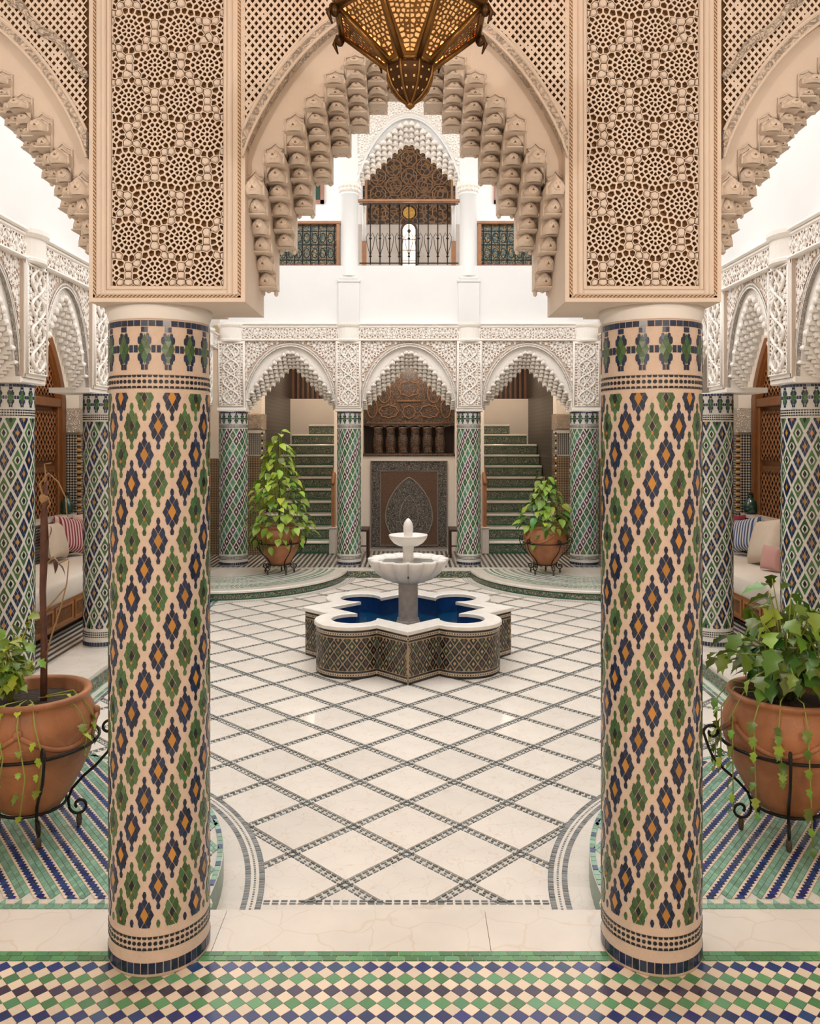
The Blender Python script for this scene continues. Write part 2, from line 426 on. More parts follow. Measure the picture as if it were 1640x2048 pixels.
    for d in dashes: b.prism(ccw_fix(d, Vector((0,0,1))), None, (0,0,-0.006))
    o = b.build('mosaic_dashes', 'tile_inlay', fl); o['kind'] = 'stuff'
    b = MB(); b.box(-0.66, 0.66, 3.12, 3.37, -0.2, COURT_Z+.001); b.build('marble_border', 'marble_curb', fl)
    for s in (-1, 1):   # side border strips of the court
        b = MB(); b.box(min(s*2.26, s*2.42), max(s*2.26, s*2.42), 4.6, 9.9, -.2, COURT_Z+.002); b.build('marble_border', 'marble_curb', fl)
        polys = []
        for k, xx in enumerate((2.385, 2.31, 2.27)):
            for i in range(88):
                y = 4.65+i*.06; polys.append(([(s*xx-.014,y,COURT_Z+.004),(s*xx+.014,y,COURT_Z+.004),(s*xx+.014,y+.055,COURT_Z+.004),(s*xx-.014,y+.055,COURT_Z+.004)],(0,0,-.006),0 if k < 2 else 1))
        lay_tiles(fl, polys, ['tile_mint', 'tile_inlay'], 'border_tile', 0, stuff='border_tiles')
mat('tile_inlay', (0.17, 0.19, 0.20), 0.35, var=0.5)
floors()

def gallery_floors():
    g = empty('floor_gallery'); tag(g, 'raised gallery floor with marble curbs around the sunken court', kind='structure')
    # near curb slabs of marble
    xs = [-3.4, -2.45, -1.62, -0.68, 0.30, 1.02, 1.9, 2.7, 3.4]
    for i in range(len(xs)-1):
        b = MB(); b.box(xs[i]+.001, xs[i+1]-.001, 2.872, 3.125, -0.25, 0.0); b.build('curb_slab', 'marble_curb', g)
    b = MB(); b.box(-4.2, 4.2, -4.0, 2.871, -0.25, -0.004); b.build('floor_bed', 'grout_cream', g)
    # far gallery: bed and curb
    b = MB(); b.box(-4.2, 4.2, 11.52, 17.6, -0.25, -0.002); b.build('striped_paving', 'floor_stripe', g)
    b = MB(); b.box(-0.9, 0.9, 11.38, 11.521, -0.25, 0.0); b.build('curb_slab', 'marble_curb', g)
    b = MB(); b.box(-0.88, 0.88, 11.365, 11.38, -0.125, -0.03); b.build('riser_band', 'riser_green', g)
    for s in (-1, 1):
        x0, x1 = sorted((s*2.86, s*4.2))
        b = MB(); b.box(x0, x1, 3.126, 11.52, -0.25, -0.002); b.build('striped_paving', 'floor_stripe', g)
        ys = [3.126, 4.6, 5.7, 6.8, 8.1, 9.4, 10.5, 11.52]
        x0, x1 = sorted((s*2.40, s*2.86))
        for i in range(len(ys)-1):
            b = MB(); b.box(x0, x1, ys[i]+.001, ys[i+1]-.001, -0.25, 0.0); b.build('curb_slab', 'marble_curb', g)
        x0, x1 = sorted((s*2.385, s*2.40))
        b = MB(); b.box(x0, x1, 4.4, 10.0, -0.125, -0.03); b.build('riser_band', 'riser_green', g)
        # platforms -------------------------------------------------
        for front in (True, False):
            cx, cy = (s*PLAT_F[0], PLAT_F[1]) if front else (s*PLAT_B[0], PLAT_B[1])
            rx, ry = (PLAT_F[2], PLAT_F[2]) if front else PLAT_B[2:]
            n = 64
            if front: arc = [(cx+rx*math.cos(PI*i/n), cy+ry*math.sin(PI*i/n)) for i in range(n+1)]; arc = [(cx+rx, 3.126)] + arc + [(cx-rx, 3.126)]
            else: arc = [(cx+rx*math.cos(PI+PI*i/n), cy+ry*math.sin(PI+PI*i/n)) for i in range(n+1)]; arc = arc + [(cx+rx, 11.53), (cx-rx, 11.53)]
            b = MB(); b.extrude_poly(arc, -0.2, -0.003 if front else -0.0015, 0, 1)
            b.build('platform', ['grout_pale', 'riser_edge'], g)
            if not front:
                b = MB()   # white marble lip
                for i in range(n):
                    a, a2 = PI+PI*i/n, PI+PI*(i+1)/n
                    P = lambda r, a, z: (cx+(rx+r)*math.cos(a), cy+(ry+r)*math.sin(a), z)
                    pr = [(-0.13, .002), (0.012, .002), (0.02, -.012), (0.02, -.032), (0.004, -.034)]
                    for (ra, za), (rb, zb) in zip(pr, pr[1:]): b.add([P(ra,a,za),P(rb,a,zb),P(rb,a2,zb),P(ra,a2,za)], [(0,1,2,3)])
                b.build('lip', 'marble_curb', g)
                b = MB()
                for i in range(n):
                    a, a2 = PI+PI*i/n, PI+PI*(i+1)/n
                    b.add([P(.004,a,-.052),P(.004,a,-.1),P(.004,a2,-.1),P(.004,a2,-.052)], [(0,1,2,3)])
                b.build('riser_band', 'riser_green', g)
                polys = []   # rings of pale green mosaic
                for k, ro in enumerate((-.18, -.26, -.34, -.44, -.54, -.64, -.74, -.84, -.96)):
                    m = int(2.2*(rx+ro+.3)/.05)
                    for i in range(m):
                        a, a2 = PI+PI*(i+.08)/m, PI+PI*(i+.92)/m
                        ww = .028 if k % 2 == 0 else .012
                        polys.append(([P(ro-ww,a,.002),P(ro+ww,a,.002),P(ro+ww,a2,.002),P(ro-ww,a2,.002)], (0,0,-.004), (0,1,2)[k % 3] if k % 2 else 0))
                lay_tiles(g, polys, ['tile_mint_pale', 'tile_teal', 'tile_inlay'], 'platform_tile', 0, stuff='platform_tiles')
            else:
                polys = []
                inside = lambda x, y, k=0.055: (x-cx)**2+(y-cy)**2 < (rx-k)**2 and y > 3.17
                # diagonal stripes: blue saw-tooth rows between cream, then mint rows
                ux, uy = s*0.614, 0.789; vx, vy = -s*0.789, 0.614      # u along stripe, v across
                ln = math.hypot(ux, uy); ux, uy = ux/ln, uy/ln; ln = math.hypot(vx, vy); vx, vy = vx/ln, vy/ln
                def pt(u, v): return (cx+ux*u+vx*v, 3.9+uy*u+vy*v)
                for r in range(-28, 29):
                    v0 = r*0.093
                    for q in range(-90, 91):
                        u0 = q*0.0265
                        c = pt(u0, v0)
                        if not inside(*c) or c[0]*s > 3.1 or c[1] > 4.9: continue
                        sh = .009
                        def T_(du, va, vb, mi):
                            pts = [pt(u0-du+sh*va/.014, v0+va), pt(u0+du+sh*va/.014, v0+va), pt(u0+du+sh*vb/.014, v0+vb), pt(u0-du+sh*vb/.014, v0+vb)]
                            polys.append(([(x, y, .001) for x, y in pts], (0,0,-.004), mi))
                        q6 = [(-.0135, 0), (-.006, -.0145), (.0085, -.0145), (.0135, 0), (.006, .0145), (-.0085, .0145)]
                        polys.append(([(*pt(u0+a, v0+b_), .001) for a, b_ in q6], (0,0,-.004), 0))      # blue
                        for sg in (-1, 1): polys.append(([(*pt(u0+sg*a+.0132, v0+sg*b_), .001) for a, b_ in ((-.0125, .0235), (.0125, .0235), (.0125, .0165), (.001, .0085), (-.0105, .0165))], (0,0,-.004), 1))
                        T_(.0125, .0258, .0455, 2); T_(.0125, .0475, .0672, 2)     # mint
                cl = []
                for pts, t, mi in polys:
                    q = clip_half([(p[0], p[1]) for p in pts], 0, -1, -3.203)
                    if len(q) > 2: cl.append(([(x, y, .001) for x, y in q], t, mi))
                polys = cl
                for i in range(-45, 46):   # front border
                    x = cx+i*.032
                    polys.append(([(x-.0145,3.135,.001),(x+.0145,3.135,.001),(x+.0145,3.16,.001),(x-.0145,3.16,.001)],(0,0,-.004),2))
                    polys.append(([(x-.0145,3.165,.001),(x+.0145,3.165,.001),(x,3.198,.001)],(0,0,-.004),1 if i % 2 else 2))
                for i in range(120):       # rim ring
                    a, a2 = PI*i/120, PI*(i+.9)/120
                    P = lambda r, a: (cx+(rx+r)*math.cos(a), cy+(ry+r)*math.sin(a), .001)
                    polys.append(([P(-.026,a),P(-.004,a),P(-.004,a2),P(-.026,a2)],(0,0,-.004),2 if i % 4 else 0))
                lay_tiles(g, polys, ['tile_blue', 'tile_cream', 'tile_mint'], 'platform_tile', 300,
                          key=lambda p: p[0][0][1] + 0.25*abs(abs(p[0][0][0]) - 1.5), stuff='platform_tiles')
    # near checker floor ------------------------------------------------
    polys = []
    for r, yy in enumerate((2.8585, 2.8335)):
        for i in range(-40, 41):
            x = i*.047 + r*.02; polys.append(([(x-.022,yy-.011,0),(x+.022,yy-.011,0),(x+.022,yy+.011,0),(x-.022,yy+.011,0)],(0,0,-.006),2))
    P2 = .0595/2; y0 = 2.785; seq = [0, 1, 2, 1, 3, 1, 2, 1]
    for r in range(-1, 17):
        for i in range(-36, 37):
            x = (i + .5*(r % 2))*.0595; y = y0-r*P2; e = P2-.0012
            poly = clip_half([(x-e,y),(x,y-e),(x+e,y),(x,y+e)], 0, 1, 2.815)
            if len(poly) < 3: continue
            polys.append(([(a, b_, 0) for a, b_ in poly], (0,0,-.006), 1 if r < 0 else seq[r % 8]))
    vis = lambda p: (0 if (abs(p[0][0][0]) < 0.5*p[0][0][1]+.02 and p[0][0][1] > 2.5) else 1, -p[0][0][1] if p[0][0][1] < 2.82 else 0)
    lay_tiles(g, polys, ['tile_blue', 'tile_cream', 'tile_green_floor', 'tile_dusk'], 'checker_tile', 300, key=vis, stuff='checker_tiles')
    b = MB(); b.box(-4.2, 4.2, -4.0, 2.26, -0.2, 0.0); b.build('near_paving', 'marble_curb', g)
mat('tile_mint_pale', (0.36, 0.44, 0.37), 0.25, var=0.2, coat=0.2)
mat('tile_green_floor', (0.10, 0.27, 0.13), 0.22, var=0.3, coat=0.25, hue=0.02)
mat('tile_dusk', (0.055, 0.045, 0.085), 0.22, var=0.35, coat=0.25)
gallery_floors()

# ---------------------------------------------------------------- arch machinery
def pw(x, hw, zs, za, p, q): t = min(1.0, abs(x)/hw); return zs+(za-zs)*max(0.0, 1-t**p)**q
def egg(mb, xc, zb, y0, a, b, c, nu=8, nv=7, mi=0):
    vs = []; fs = []
    for j in range(nv+1):
        v = j/nv; sh = (max(0.0, 1-v**2.4))**0.62*(0.80+0.20*math.sin(PI*min(1, v*1.4)))
        for i in range(nu+1):
            u = -1+2*i/nu
            vs.append((xc+u*a*sh, y0-c*math.sqrt(max(0, 1-u*u))*(0.25+0.75*math.sin(PI*(0.12+0.80*v))), zb+v*b))
    for j in range(nv):
        for i in range(nu):
            k = j*(nu+1)+i; fs.append((k, k+1, k+nu+2, k+nu+1))
    mb.add(vs, fs, mi)
def muqarnas(hw, zig, inn, ncol, nt, d0, D, leaf=True, ip=1.5, iq=.92):
    """stepped cells hung in an arch: zig = (base, apex) of the front outline, inn = (base, apex) of the far edge"""
    mb = MB(); sm = MB(); w_ = hw/ncol
    zt = lambda x: pw(x, hw, zig[0], zig[1], 1.3, 0.8)
    zi = lambda x: pw(x, hw, inn[0], inn[1], ip, iq)
    line = []
    for c in range(-ncol, ncol):
        xc = (c+.5)*w_; top, bot = zt(xc), zi(xc); h = (top-bot)/nt; odd = (c if c >= 0 else -c-1) % 2
        top += .30*h if odd else 0
        h = (top-bot)/nt
        hc = min(h, w_*1.5)
        for k in range(nt):
            z1 = top-k*h; z0 = z1-h; y0 = d0+(D-d0)*0.86*k/nt
            x0, x1 = xc-w_/2, xc+w_/2
            if k == 0:
                pk = min(.5*h, .45*w_)
                pts = [(x0,z0),(x1,z0),(x1,z1-pk*.55),(xc+w_*.22,z1-pk*.12),(xc,z1+pk*.5),(xc-w_*.22,z1-pk*.12),(x0,z1-pk*.55)]
                n = len(pts)
                mb.add([(x,y0,z) for x,z in pts]+[(x,D,z) for x,z in pts], [tuple(range(n))]+[((i+1)%n,i,n+i,n+(i+1)%n) for i in range(n)])
                line += [pts[6], pts[5], pts[4], pts[3], pts[2]]
            else: mb.box(x0, x1, min(D-.01, y0+.30*w_), D, z0, z1+.001)
            yc = y0-w_*.02
            ys = min(D-.005, y0+.34*w_) if k else yc+.006
            egg(sm, xc, z0-.02*h, ys, w_*.52, h*1.12, (ys-yc)+w_*(.46 if k % 2 == 0 else .38), 10, 8)
            if leaf:     # carved leaf on the shell: two curling ribs and a brown triangle plate painting a hole's dark shade
                ce = (ys-yc)+w_*(.46 if k % 2 == 0 else .38)
                def on(u, v, d):
                    sh = (max(0.0, 1-v**2.4))**0.62*(0.80+0.20*math.sin(PI*min(1, v*1.4)))
                    return (xc+u*w_*.52*sh, ys-ce*math.sqrt(max(0, 1-u*u))*(0.25+0.75*math.sin(PI*(0.12+0.80*v)))-d, z0-.02*h+v*h*1.12)
                for sx in (-1, 1): sm.tube([on(sx*u, v, .0) for u, v in ((.06, .18), (.30, .28), (.48, .42), (.46, .56), (.28, .62), (.16, .54), (.24, .47))], w_*.030, 4)
                v0 = .34 if odd else .46
                tri = [on(-.15, v0-.07, .0012), on(.15, v0-.07, .0012), on(0, v0+.09, .0012)]
                sm.add(tri+[(p[0], p[1]+.008, p[2]) for p in tri], [(0,1,2),(1,0,3,4),(2,1,4,5),(0,2,5,3)], 1)
            if k % 2 == odd and k: mb.bbox(x0+.03*w_, x1-.03*w_, y0-w_*.24, y0+.05, z0-.06*h, z0+.05*h, w_*.06)
            for sx in (-1, 1):     # slim corner shafts between cells
                xx = xc+sx*w_*.49; q = y0+(.27*w_ if k else -.02*w_); sm.tube([(xx, q, z0), (xx, q-w_*.03, z0+.35*h), (xx, q, z0+.8*h)], [w_*.075, w_*.06, w_*.02], 6)
        # hanging tips at the lower edge
        for sx in (-.36, .0, .36):
            xx = xc+sx*w_; r = w_*.12; ln = (.40 if sx else .22)*min(h, w_*1.2)
            yq = D-w_*.28*(1 if sx else 2.0)
            sm.tube([(xx,yq,bot+.02),(xx,yq,bot-ln*.35),(xx,yq,bot-ln*.7),(xx,yq,bot-ln)], [r*1.3, r, r*.95, r*.25], 7)
    ridge = MB()
    up = lambda o: [(x, d0+.026, z+o) for x, z in line]
    ridge.tube(up(w_*.12), w_*.07, 5); ridge.tube(up(w_*.36), w_*.055, 5)
    return mb, sm, ridge
def relief(b, x0, x1, z0, z1, keep, st, seed, y=.0, depth=.014):
    """carved all-over pattern: mirrored cells, some pierced to the ground, some left as raised leaves"""
    r = random.Random(seed); pts = []; m = int((z1-z0)/st)
    for j in range(m):
        z = z0+(j+.5)*(z1-z0)/m; n = max(1, int((x1-x0)/2/st))
        for i in range(n):
            x = (i+.5+r.uniform(-.28, .28))*(x1-x0)/2/n; zz = z+r.uniform(-.28, .28)*st+(st*.25 if i % 2 else -st*.25); c = (x0+x1)/2
            pts += [(c+x, zz), (c-x, zz)]
    for p, cell in zip(pts, voronoi(pts, (x0, x1, z0, z1), st*2.2)):
        if cell is None or not all(keep(*q) for q in cell): continue
        if (int(abs(p[0]-(x0+x1)/2)/st*7)+int(p[1]/st*5)) % 3: pierce(b, cell, st*.20, depth, 0, 1, y)
        else: pillow(b, cell, st*.07, st*.12, 0, y, depth)
def arch_parts(hw, zsr, zring, rw, zig, inn, ncol, nt, ztop, D, d_rec, mats, lattice=None, leaf=True, scallop=False, ip=1.5, iq=.92, rq=.83):
    """list of (name, mesh): recess, ring, spandrel (pierced or carved), muqarnas body and shells"""
    m_plain, m_fine, m_body = mats
    N = 56; xs = frange(-hw, hw, N)
    rin = lambda x: pw(x, hw, zsr, zring, 2.0, rq)
    rout = lambda x: pw(x, hw+rw*.9, zsr, zring+rw, 2.0, rq)
    zz = lambda x: min(pw(x, hw, zig[0], zig[1], 1.3, 0.8)-.02, rin(x)-.002)
    out = []
    b = MB(); slab(b, xs, zz, lambda x: rin(x)+.004, d_rec, D); out.append(('arch_recess', b.mesh('arch_recess', [m_plain]), None))
    b = MB(); slab(b, xs, rin, rout, -.004, D)
    out.append(('arch_ring', b.mesh('arch_ring', [m_fine]), None))
    b = MB()
    for f, o, r in ((rin, .0, rw*.13), (rin, rw*.16, rw*.06), (rout, -.0, rw*.16), (rout, -rw*.22, rw*.06)):
        b.tube([(x, -.005, f(x)+o) for x in xs], r, 6)
    out.append(('arch_moulding', b.mesh('arch_moulding', [m_plain], True), None))
    if lattice:
        b = MB(); slab(b, xs, lambda x: rout(x)-.01, lambda x: ztop, .022, D, 1)
        dx, dz = lattice; e = 0
        for r in range(int((ztop-zsr)/(dz/2))):
            for i in range(int(-hw/dx)-1, int(hw/dx)+2):
                x = (i+.5*(r % 2))*dx; z = zsr+r*dz/2
                q = [(x-dx/2,z),(x,z-dz/2),(x+dx/2,z),(x,z+dz/2)]
                if abs(x) > hw-.002 or z > ztop-.3 or z < rout(x)-.004: continue
                jit = random.random()
                pierce(b, q, .0052 if jit > .06 else .009, .02, 0, 1, -.001)
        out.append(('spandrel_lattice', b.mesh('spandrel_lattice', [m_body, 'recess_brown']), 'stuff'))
        if scallop:
            pts = [(19,0),(48,16),(61,42),(80,61),(110,77),(135,100),(151,129),(175,155)]
            cx = -1.585
            for sg in (1, -1):
                path = [(sg*(CAMX+(px-820)*YF/FPX-cx), -.006, CAMZ-(py-HOR)*YF/FPX) for px, py in pts]
                if sg == 1: path0 = path
                b2 = MB()
                for o, r in ((-.013, .004), (.013, .004), (0, .0105)): b2.tube([(x, y, z+o) for x, y, z in path], r, 6)
                out.append(('scalloped_band', b2.mesh('scalloped_band', [m_fine], True), None))
    else:
        b = MB(); slab(b, xs, lambda x: rout(x)-.006, lambda x: ztop, .016, D, 1)
        relief(b, -hw, hw, zsr, ztop-.012, lambda x, z: z > rout(x)+.012, .040, 11)
        out.append(('spandrel', b.mesh('spandrel', [m_body, 'stucco_ground_shade' if m_fine == 'stucco_carved' else m_body]), 'stuff'))
    mb, sm, ridge = muqarnas(hw, zig, inn, ncol, nt, d_rec-.03, D, leaf, ip, iq)
    out.append(('muqarnas', mb.mesh('muqarnas', [m_body]), None))
    out.append(('muqarnas_shells', sm.mesh('muqarnas_shells', [m_body, 'recess_brown'], True), 'stuff'))
    out.append(('muqarnas_border', ridge.mesh('muqarnas_border', [m_body], True), None))
    return out
def place(parts, parent, mw, skip=()):
    for nm, me, kind in parts:
        if nm in skip: continue
        o = link(nm, me, parent, mw)
        if kind: o['kind'] = kind

# ---------------------------------------------------------------- front stucco wall
def wall_front():
    W = empty('wall_front'); tag(W, 'beige carved stucco wall with big pointed arches over the front columns', kind='structure')
    hw = 0.536; T = Matrix.Translation
    A = arch_parts(hw, 2.72, 3.235, 0.036, (2.56, 3.16), (2.25, 3.06), 8, 6, 3.75, YB-YF, 0.05,
                   ('stucco_beige', 'stucco_beige_fine', 'stucco_beige'), lattice=(.0245, .0295))
    S = arch_parts(hw, 2.72, 3.235, 0.036, (2.56, 3.16), (2.25, 3.06), 8, 6, 3.75, YB-YF, 0.05,
                   ('stucco_beige', 'stucco_beige_fine', 'stucco_beige'), lattice=(.0245, .0295), scallop=True)
    place(A, W, T((0, YF, 0))); 
    for s in (-1, 1): place(S, W, T((s*1.585, YF, 0)))
    # pierced panel mesh, shared by both piers
    pw2, z0, z1 = 0.1855, 2.297, 3.42
    pts = []; kind = []
    cs = []
    for r in range(-1, 12):
        for i in range(-3, 4):
            cs.append(((i+.5*(r % 2)-.25)*.173, z0+.045+r*.1145))
    for c in cs:
        pts.append(c); kind.append(0)
        for n, rr, of in ((8, .0165, 0), (12, .0325, .5), (16, .0485, 0), (20, .063, .5)):
            for q in range(n):
                if n == 20 and q % 5 in (2,): continue
                a = 2*PI*(q+of)/n; pts.append((c[0]+rr*math.cos(a), c[1]+rr*.98*math.sin(a))); kind.append(0)
    # drop points crowded by two rosettes, fill the rest with smooth lozenges
    keep = []; kk = []
    for p, k in zip(pts, kind):
        if abs(p[0]) > pw2+.02 or p[1] < z0-.02 or p[1] > z1+.02: continue
        if all((p[0]-q[0])**2+(p[1]-q[1])**2 > .0112**2 for q in keep): keep.append(p); kk.append(k)
    st = .0125
    for r in range(int((z1-z0)/st)+1):
        for i in range(-16, 17):
            p = (i*st+(st/2 if r % 2 else 0), z0+r*st)
            if abs(p[0]) > pw2: continue
            if all((p[0]-q[0])**2+(p[1]-q[1])**2 > .0195**2 for q in keep): keep.append(p); kk.append(1)
    # lozenge chains around the rosettes: midpoints between neighbouring rosettes become raised
    for i, p in enumerate(keep):
        if kk[i] == 0:
            d = sorted(math.hypot(p[0]-c[0], p[1]-c[1]) for c in cs)[:2]
            if d[0] > .046 and d[1]-d[0] < .030 and (abs(hash((round(abs(p[0])*400), round(p[1]*400)))) % 10 < 6): kk[i] = 1
    cells = voronoi(keep, (-pw2, pw2, z0, z1), .05)
    b = MB()
    for c, k in zip(cells, kk):
        if c is None: continue
        if k == 0: pierce(b, c, .0030, .016, 0, 1, .004)
        else: pillow(b, c, .0018, .006, 0, .004)
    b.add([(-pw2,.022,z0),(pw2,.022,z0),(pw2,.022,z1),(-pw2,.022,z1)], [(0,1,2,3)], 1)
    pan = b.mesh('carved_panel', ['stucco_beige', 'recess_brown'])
    for s in (-1, 1):
        cx = s*.784; x0, x1, zb = cx-.257, cx+.257, 2.245
        b = MB()   # pier body with a sunken field, built as four members and a back
        b.box(x0, x1, YF+.03, YB, zb, 3.75)
        for q in ((x0, cx-pw2-.028), (cx+pw2+.028, x1)): b.box(*q, YF, YF+.031, zb, 3.75)
        b.box(cx-pw2-.028, cx+pw2+.028, YF, YF+.031, zb, z0-.028)
        b.box(cx-pw2-.028, cx+pw2+.028, YF, YF+.031, z1+.028, 3.75)
        b.build('pier', 'stucco_beige', W)
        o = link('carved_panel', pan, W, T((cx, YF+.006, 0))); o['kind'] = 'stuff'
        b = MB()   # stepped inner frame
        for o_, t, y in ((.0, .014, -.004), (.014, .016, -.010)):
            xa, xb, za = cx-pw2-o_, cx+pw2+o_, z0-o_
            b.bbox(xa-t, xa, YF+y, YF+.03, za-t, 3.75, .004); b.bbox(xb, xb+t, YF+y, YF+.03, za-t, 3.75, .004); b.bbox(xa, xb, YF+y, YF+.03, za-t, za, .004)
        b.build('panel_frame', 'stucco_beige', W)
        b = MB()   # twisted cord moulding in a brown groove
        xa, xb, za = x0+.019, x1-.019, zb+.019
        for (p, q) in (((xa, 3.3), (xa, za)), ((xa, za), (xb, za)), ((xb, za), (xb, 3.3))):
            L = math.hypot(q[0]-p[0], q[1]-p[1]); n = int(L/.013); dx, dz = (q[0]-p[0])/L, (q[1]-p[1])/L
            b.add([(p[0]-dz*.005-dx*.005, YF-.0012, p[1]+dx*.005-dz*.005),(p[0]+dz*.005-dx*.005, YF-.0012, p[1]-dx*.005-dz*.005),(q[0]+dz*.005+dx*.005, YF-.0012, q[1]-dx*.005+dz*.005),(q[0]-dz*.005+dx*.005, YF-.0012, q[1]+dx*.005+dz*.005)], [(3,2,1,0)], 1)
            for i in range(n):
                t = (i+.5)*L/n; x, z = p[0]+dx*t, p[1]+dz*t
                b.tube([(x-dx*.006+dz*.004, YF-.002, z-dz*.006-dx*.004), (x+dx*.006-dz*.004, YF-.002, z+dz*.006+dx*.004)], .0017, 4)
        b.build('cord_moulding', ['stucco_beige', 'recess_brown'], W)
        b = MB(); b.lathe([(.168,2.185),(.170,2.20),(.178,2.225),(.180,2.2455)], 40, (s*.868, 2.9)); b.build('capital_drum', 'plaster_white', W, True)
        b = MB(); b.box(s*.868-.2, s*.868+.2, YB-.01, 3.09, 2.2445, 3.75); b.build('pier_backing', 'stucco_beige', W)
    b = MB(); b.box(-4.2, 4.2, -4.0, 3.1, 3.75, 3.95); c = b.build('ceiling', 'plaster_plain'); tag(c, 'plain plaster ceiling of the front gallery', kind='structure')
wall_front()
def front_gallery():
    b = MB(); b.box(-4.3, 4.3, -2.9, -2.7, 0, 3.75); o = b.build('wall_rear', 'plaster_plain'); tag(o, 'plain plaster wall behind the viewpoint', kind='structure')
    for s in (-1, 1):
        b = MB(); b.box(min(s*4.2, s*4.3), max(s*4.2, s*4.3), -2.8, 3.1, 0, 3.75); o = b.build('wall_front_' + ('left' if s < 0 else 'right'), 'plaster_plain'); tag(o, 'plain plaster end wall of the front gallery', kind='structure')
    b = MB(); b.box(-4.3, 4.3, 3.06, 3.3, 3.74, 6.4); o = b.build('wall_front_upper', 'plaster_white'); tag(o, 'plain upper wall over the front arches', kind='structure')
    b = MB(); b.box(-2.9, 2.9, 9.5, 12.0, 7.02, 7.12); b.box(-2.9, 2.9, 3.3, 4.1, 6.4, 6.5); o = b.build('added_eaves', 'plaster_plain'); tag(o, 'unseen eaves added to shade the upper wall', kind='structure')  # out-of-view slabs added to keep sky light off the upper wall
def fill_lamp(x, y, z, label, group, energy, col=(1.0, .86, .70), top=.45, r=.10):  # globe lamps added only to brighten the galleries and front wall
    L = empty('fill_lamp', (x, y, z)); tag(L, label, 'lamp', group)
    b = MB(); b.ball((0,0,0), r, 20, 12); b.build('globe', 'fill_globe', L, True)
    b = MB(); b.tube([(0,0,r*.9),(0,0,top)], .01, 8); b.lathe([(.02,r*.9),(.05,r),(.05,r+.02),(.02,r+.03)], 16); b.build('rod', 'brass_dark', L, True)
    li = bpy.data.lights.new('fill_light', 'POINT'); li.energy = energy; li.color = col; li.shadow_soft_size = .10
    lo = bpy.data.objects.new('fill_light', li); C.objects.link(lo); lo.parent = L; lo.location = (0, 0, -.22)
mat('fill_globe', (1.0, .82, .6), .4, emit=2.0)  # glow of the added fill lamps
front_gallery()
for x in (-1.5, 1.5): fill_lamp(x, -.9, 3.25, 'unseen fill lamp added behind the viewpoint, %s one' % ('left' if x < 0 else 'right'), 'added front gallery fill lamps', 40, (1.0, .92, .82), top=.5)
for x in (-1.8, 0, 1.8): fill_lamp(x, 12.4, 3.33, 'unseen fill lamp added inside the far gallery above the %s' % ('left stairs' if x < 0 else 'right stairs' if x else 'wall fountain'), 'added far gallery fill lamps', 9, top=.13, r=.06)
for x in (-1.8, 1.8): fill_lamp(x, 15.2, 3.38, 'unseen fill lamp added above the upper flight of the %s stairs' % ('left' if x < 0 else 'right'), 'added far gallery fill lamps', 8, top=.08, r=.05)
for s in (-1, 1): fill_lamp(s*3.45, 8.3, 3.25, 'fill lamp added above the %s daybed' % ('left' if s < 0 else 'right'), 'added side gallery fill lamps', 10, top=.21, r=.08)

# ---------------------------------------------------------------- court arcades
def interlace(z0, z1, hwid, n=4):
    b = MB(); b.bbox(-hwid, hwid, -.028, .02, z0, z1, .006, 1)
    b.box(-hwid, hwid, -.034, -.026, z0, z0+.03); b.box(-hwid, hwid, -.034, -.026, z1-.03, z1)
    for x in (-hwid, hwid-.014): b.box(x, x+.014, -.034, -.026, z0, z1)
    relief(b, -hwid+.02, hwid-.02, z0+.035, z1-.035, lambda x, z: True, .036, 5, -.040, .011)
    f = MB()
    for x in (-hwid+.02, hwid-.02): f.box(x-.007, x+.007, -.050, -.02, z0+.03, z1-.03)
    for z in (z0+.035, z1-.035): f.box(-hwid+.02, hwid-.02, -.050, -.02, z-.007, z+.007)
    H = z1-z0-.1
    for sg in (1, -1):
        for amp, ph in ((.70, 0), (.34, .5)):
            path = []
            for i in range(61):
                t = i/60; path.append((sg*(hwid-.035)*amp*math.sin((t*n+ph)*PI), -.050, z0+.05+H*t))
            f.tube(path, .0125 if amp > .5 else .009, 6)
    for k in range(n):
        zc = z0+.05+H*(k+.5)/n
        f.ball((0,-.04,zc), (.022,.012,.03), 8, 5)
        for q in range(8):
            a = 2*PI*q/8; f.ball((.042*math.cos(a), -.040, zc+.055*math.sin(a)), (.012,.008,.012), 6, 4)
    return [('pilaster', b.mesh('pilaster', ['stucco_white', 'stucco_ground_shade']), 'stuff'), ('interlace', f.mesh('interlace', ['stucco_white'], True), None)]
def frieze(mb, x0, x1, bulges):
    mb.box(x0, x1, -.008, .10, 3.215, 3.42, 1); relief(mb, x0, x1, 3.225, 3.385, lambda x, z: True, .038, 3, -.022, .013); mb.bbox(x0, x1, -.05, .10, 3.42, 3.455, .012); mb.bbox(x0, x1, -.045, .10, 3.195, 3.222, .01)
    mb.bbox(x0, x1, -.032, .10, 3.385, 3.42, .01)
    for x in bulges:
        mb.lathe([(.185,3.18),(.20,3.195),(.20,3.22),(.19,3.23),(.19,3.385),(.20,3.39),(.215,3.42),(.215,3.455)], 28, (x, .10))
    n = int((x1-x0)/.075)
    for i in range(n):      # relief of small lozenges and rings
        x = x0+(i+.5)*(x1-x0)/n
        mb.tube([(x-.03,-.026,3.305),(x,-.026,3.365),(x+.03,-.026,3.305),(x,-.026,3.245)], .007, 4, closed=True)
        mb.ball((x,-.02,3.305), (.013,.012,.02), 6, 4)
T = Matrix.Translation
back_bay = arch_parts(.672, 2.20, 3.125, .035, (2.27, 3.07), (2.20, 2.86), 10, 5, 3.21, DA, .06, ('stucco_white', 'stucco_carved', 'stucco_white'), leaf=False, ip=1.08, iq=1.0, rq=.52)
pil = interlace(2.24, 3.195, .178)
